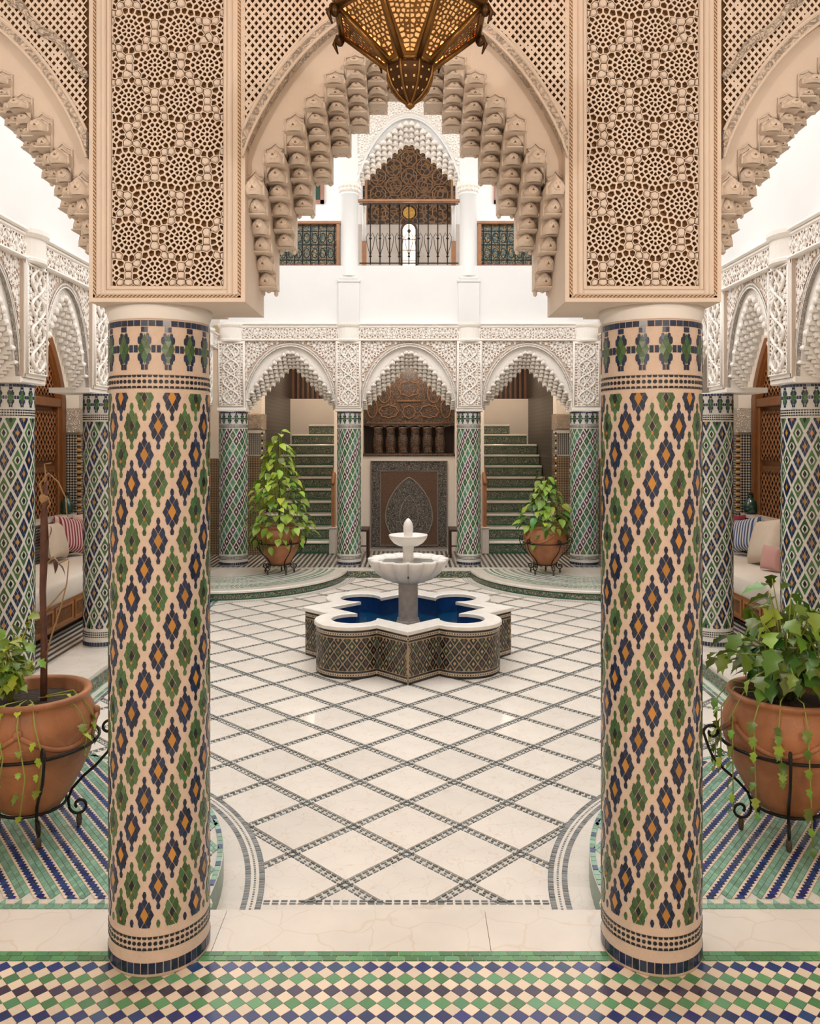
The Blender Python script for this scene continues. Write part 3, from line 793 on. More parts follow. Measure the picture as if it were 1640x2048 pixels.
def abacus(parent, x, y, w_=.2):
    b = MB(); b.bbox(x-w_, x+w_, y-w_, y+w_, 2.195, 2.245, .01); b.build('abacus', 'stucco_white', parent)
def wall_back():
    W = empty('wall_back'); tag(W, 'white carved stucco arcade of three pointed arches at the far end', kind='structure')
    for cx, k in ((0, 1.0), (-1.69, .965), (1.69, .965)):
        place(back_bay, W, T((cx, YA, 0)) @ Matrix.Diagonal((k, 1, 1, 1)))
    for x, k in ((-.86, 1), (.86, 1), (-2.52, 1.1), (2.52, 1.1)):
        place(pil, W, T((x, YA, 0)) @ Matrix.Diagonal((k, 1, 1, 1)))
        abacus(W, x, YA+.17, .19*k)
        b = MB(); b.box(x-.19*k, x+.19*k, YA+.015, YA+DA, 2.243, 3.21); b.build('pier', 'stucco_white', W)
    b = MB(); frieze(b, -2.66, 2.66, (-2.52, -.86, .86, 2.52)); b.xform(T((0, YA, 0))); b.build('frieze', ['stucco_white', 'stucco_ground_shade'], W)
    b = MB(); b.box(-2.7, 2.7, YA+.08, YA+DA, 3.2, 3.46); b.build('lintel', 'stucco_white', W)
wall_back()
def wall_side(s, name):
    W = empty(name); tag(W, 'white carved stucco arcade along the %s side of the court' % ('left' if s < 0 else 'right'), kind='structure')
    # local frame: x along the wall, -y faces the court
    R = T((s*XS, 0, 2.2)) @ Matrix.Diagonal((1, 1, .876, 1)) @ T((0, 0, -2.2)) @ Matrix.Rotation(s*-PI/2, 4, 'Z')   # local x -> world -/+ y
    ys = [4.72, 5.97, 7.22, 8.5, 9.8, 11.1, 11.9]
    for a, b_ in zip(ys[:-1], ys[1:-1]):
        m = (a+b_)/2; k = ((b_-a)/2-.178)/.672
        place(back_bay, W, R @ T((-s*m, 0, 0)) @ Matrix.Diagonal((k, .5, 1, 1)), skip=() if a < 8 else ('muqarnas_border',))
    for y in ys[:-1]:
        place(pil, W, R @ T((-s*y, 0, 0)))
        b = MB(); b.box(-.178, .178, .015, DA*.5, 2.243, 3.21); o = b.build('pier', 'stucco_white', W); o.matrix_basis = R @ T((-s*y, 0, 0))
        b = MB(); b.bbox(-.195, .195, -.02, .34, 2.195, 2.245, .01); o = b.build('abacus', 'stucco_white', W); o.matrix_basis = R @ T((-s*y, 0, 0))
    b = MB(); frieze(b, min(-s*4.0, -s*11.7), max(-s*4.0, -s*11.7), [-s*y for y in ys[:-1]]); o = b.build('frieze', ['stucco_white', 'stucco_ground_shade'], W); o.matrix_basis = R
    b = MB(); b.box(min(s*(XS+.08), s*(XS+DA)), max(s*(XS+.08), s*(XS+DA)), 3.9, 11.7, 3.08, 3.34); b.build('lintel', 'stucco_white', W)
    b = MB(); b.box(min(s*(XS+.10), s*(XS+.3)), max(s*(XS+.10), s*(XS+.3)), 3.1, 11.9, 3.30, 6.4); b.build('upper_wall', 'plaster_white', W)
    b = MB(); b.box(min(s*(XS+.28), s*4.3), max(s*(XS+.28), s*4.3), 3.1, 11.9, 3.46, 3.6); b.build('gallery_roof', 'plaster_plain', W)
wall_side(-1, 'wall_left'); wall_side(1, 'wall_right')
# ---------------------------------------------------------------- far gallery behind the arcade
def far_gallery():
    W = empty('wall_far'); tag(W, 'shaded plaster wall and piers of the gallery behind the far arcade', kind='structure')
    b = MB(); b.box(-4.3, 4.3, 17.3, 17.5, -.1, 3.5); b.build('end_wall', 'plaster_plain', W)
    b = MB(); b.box(-4.3, 4.3, 11.95, 17.5, 3.46, 3.6); b.build('gallery_roof', 'plaster_plain', W)
    for s in (-1, 1):
        X = lambda a, c: (min(s*a, s*c), max(s*a, s*c))
        b = MB(); b.box(*X(2.30, 2.56), 12.80, 13.10, 0, 3.46); b.build('pier', 'plaster_plain', W)
        b = MB(); b.bbox(*X(2.28, 2.58), 12.77, 13.11, 1.95, 2.2, .02); b.build('pier_capital', 'stucco_tan', W)
        b = MB(); b.box(*X(2.285, 2.575), 12.785, 13.11, 1.56, 1.90); b.build('pier_band', 'dado_zellige', W)
        b = MB(); b.box(*X(2.285, 2.575), 12.785, 13.11, .0, 1.54); b.build('pier_mosaic', 'dado_colour', W)
        b = MB()
        for i in range(48):
            z = .05+i*.039
            b.box(*X(2.278, 2.30), 12.777, 12.80, z, z+.026, i % 3)
        o = b.build('pier_edge_tiles', ['tile_orange', 'tile_cream', 'tile_black'], W); o['kind'] = 'stuff'
        b = MB(); b.box(*X(2.56, 4.3), 12.85, 13.05, 0, 3.46); b.build('gallery_wall', 'plaster_plain', W)
        b = MB(); b.box(*X(2.56, 4.2), 12.83, 12.85, 0, 1.5); b.build('gallery_dado', 'dado_colour', W)
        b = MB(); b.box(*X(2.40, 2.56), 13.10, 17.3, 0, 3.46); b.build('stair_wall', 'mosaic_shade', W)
        b = MB(); b.box(*X(.74, 1.20), 13.12, 17.3, 0, 3.46); b.build('stair_wall', 'plaster_plain', W)
        b = MB(); b.box(*X(1.20, 2.40), 16.55, 16.7, 0, 2.62); b.build('landing_wall', 'plaster_plain', W)
        b = MB(); b.box(*X(1.20, 2.40), 16.9, 17.0, 0, 3.46); b.build('landing_screen', 'wood_dark', W)
        for i in range(12):
            x = 1.25+i*.1; b = MB(); b.box(*X(x, x+.05), 16.80, 16.85, 2.6, 3.46); b.build('screen_slat', 'wood_door', W)
mat('stucco_tan', (0.42, 0.33, 0.25), 0.8, bump=0.015, bscale=22, btype='carved')
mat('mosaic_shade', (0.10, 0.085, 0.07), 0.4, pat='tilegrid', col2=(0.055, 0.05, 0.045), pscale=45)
far_gallery()

def staircase(s):
    side = 'left' if s < 0 else 'right'
    t = empty('staircase', (s*1.81, 12.93, 0)); tag(t, 'tiled staircase with cream treads under the %s far arch' % side, 'staircase')
    for i in range(1, 12):
        x1 = 2.385 if i < 10 else (2.24 if i == 10 else 1.95)
        x0 = 1.25; y = (i-1)*.3
        X = lambda a, c: (min(s*a, s*c)-s*1.81, max(s*a, s*c)-s*1.81)
        b = MB(); b.box(*X(x0, x1), y, y+.34, (i-1)*.19-.03 if i > 1 else 0, i*.19-.035); o = b.build('riser', 'riser_green', t)
        b = MB(); b.box(*X(x0+.005, x1-.005), y-.006, y, (i-1)*.19+.005, (i-1)*.19+.03); b.box(*X(x0+.005, x1-.005), y-.006, y, i*.19-.055, i*.19-.036); b.build('riser_border', 'riser_edge', o)
        b = MB(); b.bbox(*X(x0, x1), y-.03, y+.36, i*.19-.035, i*.19, .01); b.build('tread', 'marble_curb', t)
    h = empty('stair_handrail', (s*1.2, 12.9, 0)); tag(h, 'orange-brown wooden stair parapet on a marble block, %s staircase' % side, 'handrail')
    b = MB(); b.bbox(-.055, .055, -.04, .22, 0, .40, .012); b.bbox(-.065, .065, -.05, .23, .40, .42, .005); b.build('newel_block', 'marble_curb', h)
    b = MB(); P = [(.02,.42),(.02,1.08),(2.3,2.55),(2.3,1.9),(.2,.42)]
    n = len(P); b.add([(-.025,y,z) for y,z in P]+[(.025,y,z) for y,z in P], [tuple(range(n)), tuple(range(n,2*n))[::-1]]+[(i,(i+1)%n,n+(i+1)%n,n+i) for i in range(n)]); b.build('board', 'wood_warm', h)
    b = MB(); b.tube([(0,.0,1.10),(0,2.3,2.58)], .035, 8); b.build('rail', 'wood_warm', h, True)
for s in (-1, 1): staircase(s)

def wall_fountain():
    t = empty('wall_fountain', (0, 13.2, 0)); tag(t, 'dark mosaic wall fountain with pointed medallion under the middle far arch', 'wall fountain')
    b = MB(); b.box(-.74, .74, 0, .5, 0, 1.53); b.build('block', 'plaster_plain', t)
    b = MB(); b.bbox(-.61, .61, -.03, .0, .06, 1.45, .008); fr = b.build('frame', 'mosaic_gray', t)
    b = MB(); b.box(-.46, .46, -.04, -.02, .10, 1.29); b.build('field', 'mosaic_rust', t)
    def egg2(a, h, z0):
        R = [(0,0),(.30,.03),(.62,.10),(.85,.19),(.97,.31),(1,.42),(.95,.54),(.82,.67),(.62,.79),(.42,.88),(.22,.95),(.10,.98),(0,1)]
        R = [(x*a, z0+v*h) for x, v in R]
        return R+[(-x, z) for x, z in R[::-1]][1:-1]
    for a, h, z0, y, m in ((.38, 1.06, .13, -.05, 'mosaic_gray'), (.15, .56, .34, -.056, 'mosaic_gray')):
        P = egg2(a, h, z0); n = len(P)
        b = MB(); b.add([(x,y,z) for x,z in P]+[(x,-.02,z) for x,z in P], [tuple(range(n)) if True else ()]+[((i+1)%n,i,n+i,n+(i+1)%n) for i in range(n)]); o = b.build('medallion', m, t)
        b = MB(); b.tube([(x,y-.002,z) for x,z in P], .011 if a > .3 else .007, 5, closed=True); b.build('medallion_rim', 'stone_rim', o, True)
    b = MB()
    for x0, z0, x1, z1 in ((-.61,.06,.61,1.45), (-.46,.10,.46,1.29)):
        b.tube([(x0,-.04,z0),(x1,-.04,z0),(x1,-.04,z1),(x0,-.04,z1)], .012, 4, closed=True)
    b.build('frame_moulding', 'stone_rim', t)
    b = MB(); b.bbox(-.74, .74, -.03, .5, 1.53, 1.57, .01); b.build('shelf', 'mosaic_brown', t)
    b = MB(); b.box(-.74, .74, .36, .42, 1.57, 3.46); b.build('niche_back', 'wood_dark', t)
    prof = [(.075,0),(.082,.02),(.07,.05),(.082,.12),(.086,.19),(.078,.26),(.066,.30),(.072,.33),(.07,.37),(.078,.40),(.078,.43)]
    me = None
    for i in range(6):
        if me is None: b = MB(); b.lathe(prof, 16); me = b.mesh('baluster', ['mosaic_brown'], True)
        o = link('baluster', me, t); o.location = (-.5+i*.2, .12, 1.57)
    # tympanum above with lobed lower edge and raised tracery
    xs = frange(-.74, .74, 48)
    b = MB(); slab(b, xs, lambda x: 1.99+.035*abs(math.sin(x*PI/.2)), lambda x: 3.46, .10, .20); ty = b.build('tympanum', 'mosaic_brown', t)
    b = MB()
    def ring(cx, cz, rx, rz, n=20, lob=0): b.tube([(cx+rx*(1+lob*math.cos(8*a))*math.cos(a), .095, cz+rz*(1+lob*math.cos(8*a))*math.sin(a)) for a in [2*PI*i/n for i in range(n)]], .012, 5, closed=True)
    ring(0, 2.62, .17, .12, 32, .08); ring(0, 2.24, .10, .10, 32, .1)
    for sx in (-1, 1): ring(sx*.33, 2.25, .15, .10, 32, .08); ring(sx*.40, 2.55, .10, .16); ring(sx*.22, 2.85, .09, .09); ring(sx*.60, 2.30, .08, .15)
    b.tube([(-.70,.095,2.06),(.70,.095,2.06)], .012, 5); b.tube([(-.20,.095,2.42),(.20,.095,2.42)], .02, 5)
    b.build('tracery', 'wood_tan', ty, True)
mat('stone_rim', (0.22, 0.19, 0.16), 0.5); mat('wood_tan', (0.20, 0.10, 0.045), 0.5)
wall_fountain()

# ---------------------------------------------------------------- upper storey of the far end
def upper():
    W = empty('wall_upper'); tag(W, 'white upper wall and parapet above the far arcade', kind='structure')
    Y = 11.80
    b = MB(); b.box(-2.72, 2.72, Y, Y+.25, 3.45, 4.30); b.build('parapet', 'plaster_white', W)
    b = MB(); b.box(-4.3, 4.3, 13.9, 14.1, 3.6, 8.2); b.build('upper_back_wall', 'plaster_white', W)
    b = MB(); b.box(-4.3, 4.3, 11.8, 14.1, 7.6, 7.8); b.build('upper_roof', 'plaster_plain', W)
    up = arch_parts(.735, 5.50, 6.42, .03, (5.56, 6.40), (5.50, 6.16), 9, 4, 7.2, .30, .05, ('plaster_white', 'plaster_white', 'stucco_white'), leaf=False, ip=1.25, iq=1.0)
    place(up, W, T((0, Y, 0)))
    for s in (-1, 1):
        X = lambda a, c: (min(s*a, s*c), max(s*a, s*c))
        b = MB(); b.box(*X(.73, 1.0), Y+.0, Y+.30, 5.52, 7.2); b.build('pier', 'plaster_white', W)
        c = empty('round_column', (s*.862, Y+.1, 3.455)); tag(c, 'plain white round column on a square post, %s of the upper balcony' % ('left' if s < 0 else 'right'), 'column', 'white upper balcony columns')
        b = MB(); b.bbox(-.155, .155, -.13, .12, 0, .60, .008); b.bbox(-.165, .165, -.14, .12, .60, .64, .008); b.bbox(-.14, .14, -.13, .12, .64, .69, .01); b.build('post', 'plaster_white', c)
        b = MB(); b.lathe([(.14,.69),(.14,.71),(.128,.73),(.128,1.86),(.14,1.87),(.145,1.885),(.14,1.90)], 32); b.build('shaft', 'plaster_white', c, True)
        b = MB(); b.lathe([(.13,1.90),(.135,1.95),(.165,2.05),(.165,2.075)], 24); 
        for k in range(2):
            for q in range(16):
                a = 2*PI*(q+.5*k)/16; r = .142+.012*k; b.ball((r*math.cos(a), r*math.sin(a), 1.94+.055*k), (.02,.02,.026), 6, 4)
        b.build('capital', 'stucco_white', c, True)
        # side window, wooden frame
        wn = empty('window_1' if s < 0 else 'window_2', (s*1.68, 13.89, 6.12)); tag(wn, kind='structure')
        b = MB()
        for q in ((-.24,-.18,-.33,.33), (.18,.24,-.33,.33), (-.24,.24,-.33,-.27), (-.24,.24,.27,.33)): b.box(q[0], q[1], -.03, .02, q[2], q[3])
        b.build('window_frame', 'wood_rose', wn)
        b = MB(); b.box(-.19, .19, -.005, .01, -.28, .28); b.build('pane', 'glass_green', wn)
        # balustrade: tile wall behind an iron grille in a wooden frame
        g = empty('balcony_grille', (s*1.60, Y+.10, 4.30)); tag(g, 'iron grille in wooden frame before coloured tiles, %s of the white balcony' % ('left' if s < 0 else 'right'), 'railing', 'side balcony grilles')
        b = MB(); b.box(-.60, .60, .06, .10, .0, .62); b.build('tile_backing', 'tile_panel', g)
        b = MB(); b.bbox(-.62, .62, -.03, .08, .62, .665, .008)
        b.box(*sorted((-s*.60, -s*.55)), -.02, .02, 0, .62); b.build('wooden_rail', 'wood_warm', g)
        b = MB(); b.box(-.62, .62, -.03, .05, -.0, .03); b.build('sill', 'carpet_red', g)
        for i in range(10):
            x = -.52+i*.1155; b = MB(); b.tube([(x,0,.03),(x,0,.62)], .008, 6); b.build('bar', 'iron', g)
        b = MB()
        for z in (.10, .32, .52): b.tube([(-.58,0,z),(.58,0,z)], .007, 5)
        for i in range(9):
            x = -.46+i*.1155
            for zc in (.20, .42): b.tube([(x+.04*math.cos(a), 0, zc+.07*math.sin(a)) for a in [2*PI*k/12 for k in range(12)]], .005, 4, closed=True)
        b.build('scrollwork', 'iron', g)
    # middle railing
    r = empty('balcony_railing', (0, Y+.12, 4.30)); tag(r, 'black iron balcony railing with wooden handrail between white columns', 'railing')
    b = MB(); b.bbox(-.74, .74, -.035, .035, .945, .985, .01); b.build('handrail', 'wood_warm', r)
    for z in (.06, .92): b = MB(); b.box(-.72, .72, -.008, .008, z-.008, z+.008); b.build('rail_bar', 'iron', r)
    for i in range(9):
        x = -.56+i*.14
        b = MB(); b.tube([(x,0,.04),(x,0,.93)], .009, 6)
        for z in (.16, .42): b.ball((x,0,z), (.022,.018,.016), 8, 5)
        bar = b.build('baluster', 'iron', r, True)
        b = MB()
        for sx in (-1, 1): b.tube([(x+sx*.004,0,.18),(x+sx*.045,0,.32),(x+sx*.060,0,.44),(x+sx*.03,0,.50),(x+sx*.012,0,.46)], .005, 5)
        b.build('scroll', 'iron', bar)
    for s in (-1, 1):
        p = empty('corner_post', (s*.66, Y+.30, 4.0)); tag(p, 'slim white post on a wooden foot behind the balcony railing, %s side' % ('left' if s < 0 else 'right'), 'post', 'slim balcony posts')
        b = MB(); b.lathe([(.03,.72),(.03,1.2),(.034,1.24)], 12); b.build('shaft', 'plaster_white', p, True)
        b = MB(); b.bbox(-.035, .035, -.035, .035, 0, .72, .006); b.build('foot', 'wood_warm', p)
    # alcove with dark carved tympanum, lower wall and lit arched window
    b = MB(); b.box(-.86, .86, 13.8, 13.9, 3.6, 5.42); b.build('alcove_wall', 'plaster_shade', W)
    a = empty('carved_screen', (0, 13.85, 5.42)); tag(a, 'dark carved wooden screen with star tracery behind the balcony', 'screen')
    b = MB(); slab(b, frange(-.78, .78, 30), lambda x: 0, lambda x: pw(x, .80, .9, 1.75, 2, .8), -.06, 0); b.build('panel', 'wood_tymp', a)
    b = MB()
    for cx in (-.52, -.26, 0, .26, .52):
        for k in range(5):
            cz = .20+k*.30+(.15 if (round(cx/.26) % 2) else 0)
            if cz > pw(cx, .8, .9, 1.75, 2, .8)-.12: continue
            b.tube([(cx+.13*math.cos(PI*q/4+PI/8)*1.05, -.065, cz+.14*math.sin(PI*q/4+PI/8)) for q in range(8)], .010, 4, closed=True)
            b.tube([(cx+.05*math.cos(PI*q/4), -.065, cz+.05*math.sin(PI*q/4)) for q in range(8)], .008, 4, closed=True)
    b.build('tracery', 'wood_tan', a, True)
    for s in (-1, 1):
        b = MB(); b.box(*sorted((s*.70, s*.74)), -.09, 0, 0, 1.1); b.build('side_strip', 'wood_tan', a)
    wn = empty('window_3', (0, 13.79, 4.62)); tag(wn, kind='structure')
    b = MB(); slab(b, frange(-.11, .11, 12), lambda x: 0, lambda x: pw(x, .115, .66, .80, 2, .5), -.006, .02); b.build('pane', 'window_glow', wn)
    b = MB(); b.tube([(-.125,-.01,0)]+[(x,-.01,pw(x, .13, .66, .83, 2, .5)) for x in frange(-.125,.125,14)]+[(.125,-.01,0)], .022, 6); b.build('window_frame', 'wood_dark', wn, True)
    b = MB()
    for z in (.18, .36, .54): b.tube([(-.11,-.012,z),(.11,-.012,z)], .006, 5)
    b.ball((0,-.015,.68), (.03,.01,.035), 8, 5); b.build('leading', 'wood_dark', wn)
    m = empty('brass_plate', (0, 13.76, 5.60)); tag(m, 'round gilt plate hung on the dark screen above the balcony window', 'plate')
    b = MB(); b.lathe([(.0,.0),(.08,.004),(.095,.012),(.10,.008),(.10,0)], 24, caps=False); b.xform(Matrix.Rotation(PI/2, 4, 'X')); b.build('plate_disc', 'gilt', m, True)
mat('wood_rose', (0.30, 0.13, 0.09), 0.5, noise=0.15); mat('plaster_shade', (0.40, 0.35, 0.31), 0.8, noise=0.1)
mat('gilt', (0.45, 0.26, 0.06), 0.4, metal=0.7, noise=0.4, nscale=40)
upper()

# ---------------------------------------------------------------- side gallery walls, doors
def side_gallery(s):
    side = 'left' if s < 0 else 'right'
    W = empty('wall_gallery_' + side); tag(W, 'white inner wall of the %s gallery with a tiled dado' % side, kind='structure')
    X = lambda a, c: (min(s*a, s*c), max(s*a, s*c))
    R = T((s*4.0, 0, 0)) @ Matrix.Rotation(s*-PI/2, 4, 'Z')
    yc, hw = 8.33, 1.13
    top = lambda x: pw(x, hw, 2.25, 3.42, 1.7, .75)
    b = MB()    # wall with an arched opening
    b.box(*sorted((-s*3.1, -s*(yc-hw))), 0, .3, 0, 3.46); b.box(*sorted((-s*(yc+hw), -s*13.0)), 0, .3, 0, 3.46)
    xs = frange(-hw, hw, 40); slab(b, xs, top, lambda x: 3.465, 0, .3)
    n0 = len(b.v)
    # shift the arch slab to the door centre
    k = (len(xs))*4; b.v[n0-k:] = [(x-s*yc, y, z) for x, y, z in b.v[n0-k:]]
    o = b.build('wall_face', 'plaster_white', W); o.matrix_basis = R
    d = empty('door_1' if s < 0 else 'door_2'); d.matrix_basis = R @ T((-s*yc, -.03, 0)); tag(d, 'tall arched carved cedar door in the %s gallery' % side, kind='structure')
    b = MB(); slab(b, xs, lambda x: 0, lambda x: top(x)+.0, .06, .10); b.build('leaf', 'wood_door', d)
    b = MB()
    for k2, (o1, o2) in enumerate(((0, .09), (.09, .12))):
        slab(b, xs, lambda x: max(2.25-.0, pw(x, hw-o2, 2.25, 3.42-o2*1.2, 1.7, .75)) if abs(x) < hw-o2 else 0.0, lambda x: top(x)-.0+(0 if k2 == 0 else -.08), -.02+.03*k2, .07)
    b.build('frame', 'wood_warm_dark', d)
    b = MB(); b.bbox(-hw+.1, hw-.1, -.01, .07, 2.16, 2.26, .01); b.bbox(-hw+.1, hw-.1, .0, .07, .02, .12, .01)
    for x in (-hw+.11, -.03, hw-.16): b.bbox(x, x+.06, .0, .07, .12, 2.16, .008)
    b.build('stile', 'wood_warm_dark', d)
    for x0, x1 in ((-hw+.18, -.05), (.05, hw-.18)):
        for z0, z1 in ((.16, .80), (.86, 1.50), (1.56, 2.12)):
            b = MB(); b.bbox(x0, x1, .03, .065, z0, z1, .01); pn = b.build('door_panel', 'wood_carved', d)
            c = MB(); dx, dz = .085, .10
            for r in range(int((z1-z0-.06)/(dz/2))):
                for i in range(int((x1-x0)/dx)+1):
                    x = x0+.05+(i+.5*(r % 2))*dx; z = z0+.05+r*dz/2
                    if x > x1-.04 or z > z1-.04: continue
                    pierce(c, [(x-dx/2,z),(x,z-dz/2),(x+dx/2,z),(x,z+dz/2)], .012, .02, 0, 1, .014)
            c.build('fretwork', ['wood_warm', 'wood_dark'], pn)
    b = MB(); dx, dz = .085, .10
    for r in range(24):
        for i in range(-14, 15):
            x = (i+.5*(r % 2))*dx; z = 2.33+r*dz/2
            if abs(x) < hw-.12 and z < pw(x, hw-.14, 2.25, 3.26, 1.7, .75)-.05: pierce(b, [(x-dx/2,z),(x,z-dz/2),(x+dx/2,z),(x,z+dz/2)], .012, .03, 0, 1, .03)
    b.build('tympanum_fretwork', ['wood_warm', 'wood_dark'], d)
    # pier with carved capital and mosaic
    b = MB(); b.box(*X(3.84, 4.0), 9.55, 10.5, 0, 3.46); b.build('pier', 'plaster_white', W)
    b = MB(); b.box(*X(3.80, 4.0), 9.50, 10.55, 1.88, 2.16); b.build('pier_capital', 'stucco_carved', W)
    b = MB(); b.box(*X(3.825, 4.0), 9.535, 10.52, 1.55, 1.86); b.build('pier_band', 'dado_zellige', W)
    b = MB(); b.box(*X(3.825, 4.0), 9.535, 10.52, .0, 1.53); b.build('pier_mosaic', 'dado_zellige', W)
    b = MB()
    for i in range(60):
        z = .95+i*.016; b.box(*X(3.815, 3.85), 9.525, 9.56, z, z+.012, (0, 1, 0, 2)[i % 4])
    o = b.build('pier_edge_tiles', ['tile_orange', 'tile_cream', 'tile_black'], W); o['kind'] = 'stuff'
    b = MB(); b.box(*X(3.90, 4.0), 6.0, 11.5, 0, .90); b.build('dado', 'dado_zellige', W)
    b = MB(); b.box(*X(3.86, 4.0), 6.0, 11.5, .90, .94); b.build('dado_ledge', 'marble_curb', W)
mat('wood_warm_dark', (0.20, 0.075, 0.022), 0.4, noise=0.2, nscale=10, coat=0.15)
for s in (-1, 1): side_gallery(s)
# ================================================================== COLUMNS
def column_tiles(R=.1725, style='front'):
    """tile polygons of one column as (points, inward vector, material index)"""
    mats = ['tile_green', 'tile_navy', 'tile_orange', 'tile_black', 'tile_cream', 'tile_teal', 'tile_purple']
    out = []
    def put(pts, mi, lift=.0):
        P = []
        for u, z in pts:
            a = u/R; P.append(Vector(((R+lift)*math.sin(a), -(R+lift)*math.cos(a), z)))
        um = sum(p[0] for p in pts)/len(pts)/R
        out.append((P, Vector((-math.sin(um), math.cos(um), 0))*.0045, mi))
    circ = 2*PI*R
    def cliprow(pts, lo, hi):
        pts = clip_half(pts, 0, 1, hi); pts = clip_half(pts, 0, -1, -lo) if len(pts) > 2 else []
        return pts
    def loz(cu, cz, a, b, mi, lo=-9, hi=9, lift=0.0, cut=0.0):
        pts = [(cu-a,cz),(cu,cz-b),(cu+a,cz),(cu,cz+b)]
        if cut: pts = [(cu-a,cz-b*cut),(cu-a*cut,cz-b),(cu+a*cut,cz-b),(cu+a,cz-b*cut),(cu+a,cz+b*cut),(cu+a*cut,cz+b),(cu-a*cut,cz+b),(cu-a,cz+b*cut)]
        pts = cliprow(pts, lo, hi)
        if len(pts) >= 3: put(pts, mi, lift)
    lo, hi = .165, 1.948
    if style == 'front':
        n = 12; du = circ/n; dz = .0958; a, b = du*.36, .063
        for j in range(20):
            z = 1.932-j*dz
            for k in range(n):
                kk = 2*k+(j % 2); u = kk*du/2
                col = ((kk+j)//2) % 2
                body, core = (1, 2) if col else (0, 3)
                for p in (-1, 0, 1):
                    for q in (-1, 0, 1):
                        cu, cz = (p-q)*a/3, (p+q)*b/3
                        if p == 0 and q == 0:
                            if col: loz(u, z, a/3*1.22, b/3*1.28, core, lo, hi, .0006)
                            else: loz(u, z, a/3*.86, b/3*.90, core, lo, hi); loz(u, z-b*.36, a/7, b/9, 2, lo, hi, .0012)
                        else:
                            g = .90
                            pts = [(u+cu-a/3*g, z+cz), (u+cu, z+cz-b/3*g), (u+cu+a/3*g, z+cz), (u+cu, z+cz+b/3*g)]
                            if (p, q) in ((-1, 0), (0, -1), (1, 0), (0, 1)):    # flank tiles get a stepped outer edge
                                sx = 1 if p-q > 0 else -1; sz = 1 if p+q > 0 else -1
                                pts = [(u+cu-sx*a/3*g, z+cz), (u+cu, z+cz-sz*b/3*g), (u+cu+sx*a/3*g*1.02, z+cz-sz*b*.05), (u+cu+sx*a/3*g*1.16, z+cz+sz*b*.10), (u+cu+sx*a*.17, z+cz+sz*b/3*1.10), (u+cu, z+cz+sz*b/3*g)]
                            pts = cliprow(pts, lo, hi)
                            if len(pts) >= 3: put(pts, body)
                for sz in (1, -1):
                    cz = z+sz*(b+.0040)
                    pts = cliprow([(u-.0068,cz),(u-.0042,cz-.0105),(u+.0042,cz-.0105),(u+.0068,cz),(u+.0028,cz+.0110),(u-.0028,cz+.0110)], lo, hi)
                    if len(pts) >= 3: put(pts, body)
    else:
        n = 12 if style == 'side' else 14; du = circ/n; dz = du*1.08; a, b = du*.40, dz*.80
        rows = int((hi-lo)/dz)+2
        for j in range(rows):
            z = hi-.01-j*dz
            for k in range(n):
                kk = 2*k+(j % 2); u = kk*du/2; d = ((kk+j)//2) % (3 if style != 'side' else 2)
                if style == 'side': body, core = ((0, 3), (1, 2))[d]
                else: body, core = ((5, 0), (6, 4), (0, 5))[d]
                if style == 'side' and d == 1:
                    for p in (-1, 0, 1):
                        for q in (-1, 0, 1):
                            loz(u+(p-q)*a/3, z+(p+q)*b/3, a/3*.9, b/3*.9, core if p == q == 0 else body, lo, hi)
                else:
                    loz(u, z, a, b, body, lo, hi); loz(u, z, a*.34, b*.34, core, lo, hi, .001)
    # capital bands
    nr = 44
    for i in range(nr):
        u = i*circ/nr; w_ = circ/nr*.44
        put([(u-w_,2.170),(u+w_,2.170),(u+w_,2.189),(u-w_,2.189)], 1)
        put([(u-w_,.012),(u+w_,.012),(u+w_,.048),(u-w_,.048)], 1, .001)
    ng = 14; g = circ/ng; zc = 2.094
    for i in range(ng):
        u = i*g
        for p, q in ((.5,.5),(-.5,-.5),(.5,-.5),(-.5,.5)):
            loz(u+(p-q)*.0225, zc+(p+q)*.048, .0105*1.0, .0225, 0) if False else loz(u+(p-q)*.0115, zc+(p+q)*.026, .0108, .0245, 0)
        for sx in (-1, 1):
            put([(u+sx*.003-.0035,2.150),(u+sx*.0075+.0035,2.150),(u+sx*.0075+.0035,2.167),(u+sx*.003-.0035,2.167)] if sx > 0 else [(u-.011,2.150),(u+.0005,2.150),(u+.0005,2.167),(u-.011,2.167)], 1)
            put([(u+.0015 if sx > 0 else u-.011,2.024),(u+.011 if sx > 0 else u-.0015,2.024),(u+.011 if sx > 0 else u-.0015,2.042),(u+.0015 if sx > 0 else u-.011,2.042)], 1)
            for sz in (-1, 1):
                loz(u+sx*.0165, zc+sz*.028, .0062, .0125, 1, cut=.5); loz(u+sx*.0105, zc+sz*.042, .0052, .0105, 1, cut=.5)
            put([(u+sx*.030-.0065,zc-.012),(u+sx*.030+.0065,zc-.012),(u+sx*.030+.0065,zc+.012),(u+sx*.030-.0065,zc+.012)], 1)
    nd = 60
    for i in range(nd):
        u = i*circ/nd; w_ = circ/nd
        for z0 in (1.985, .112):
            loz(u, z0, w_*.34, .0062, 3, cut=.45)
            for sz in (-1, 1):
                put([(u-w_*.5+w_*.06,z0+sz*.0225),(u+w_*.5-w_*.06,z0+sz*.0225),(u+w_*.30,z0+sz*.0145),(u-w_*.30,z0+sz*.0145)] , 3)
    return out, mats
def column_core(R):
    b = MB(); b.lathe([(R-.001, 0.0), (R+.0005, .004), (R+.0005, .05), (R-.0012, .056), (R-.0012, 2.168), (R-.0005, 2.172), (R-.0005, 2.196)], 72); return b
COL = 'mosaic_column'
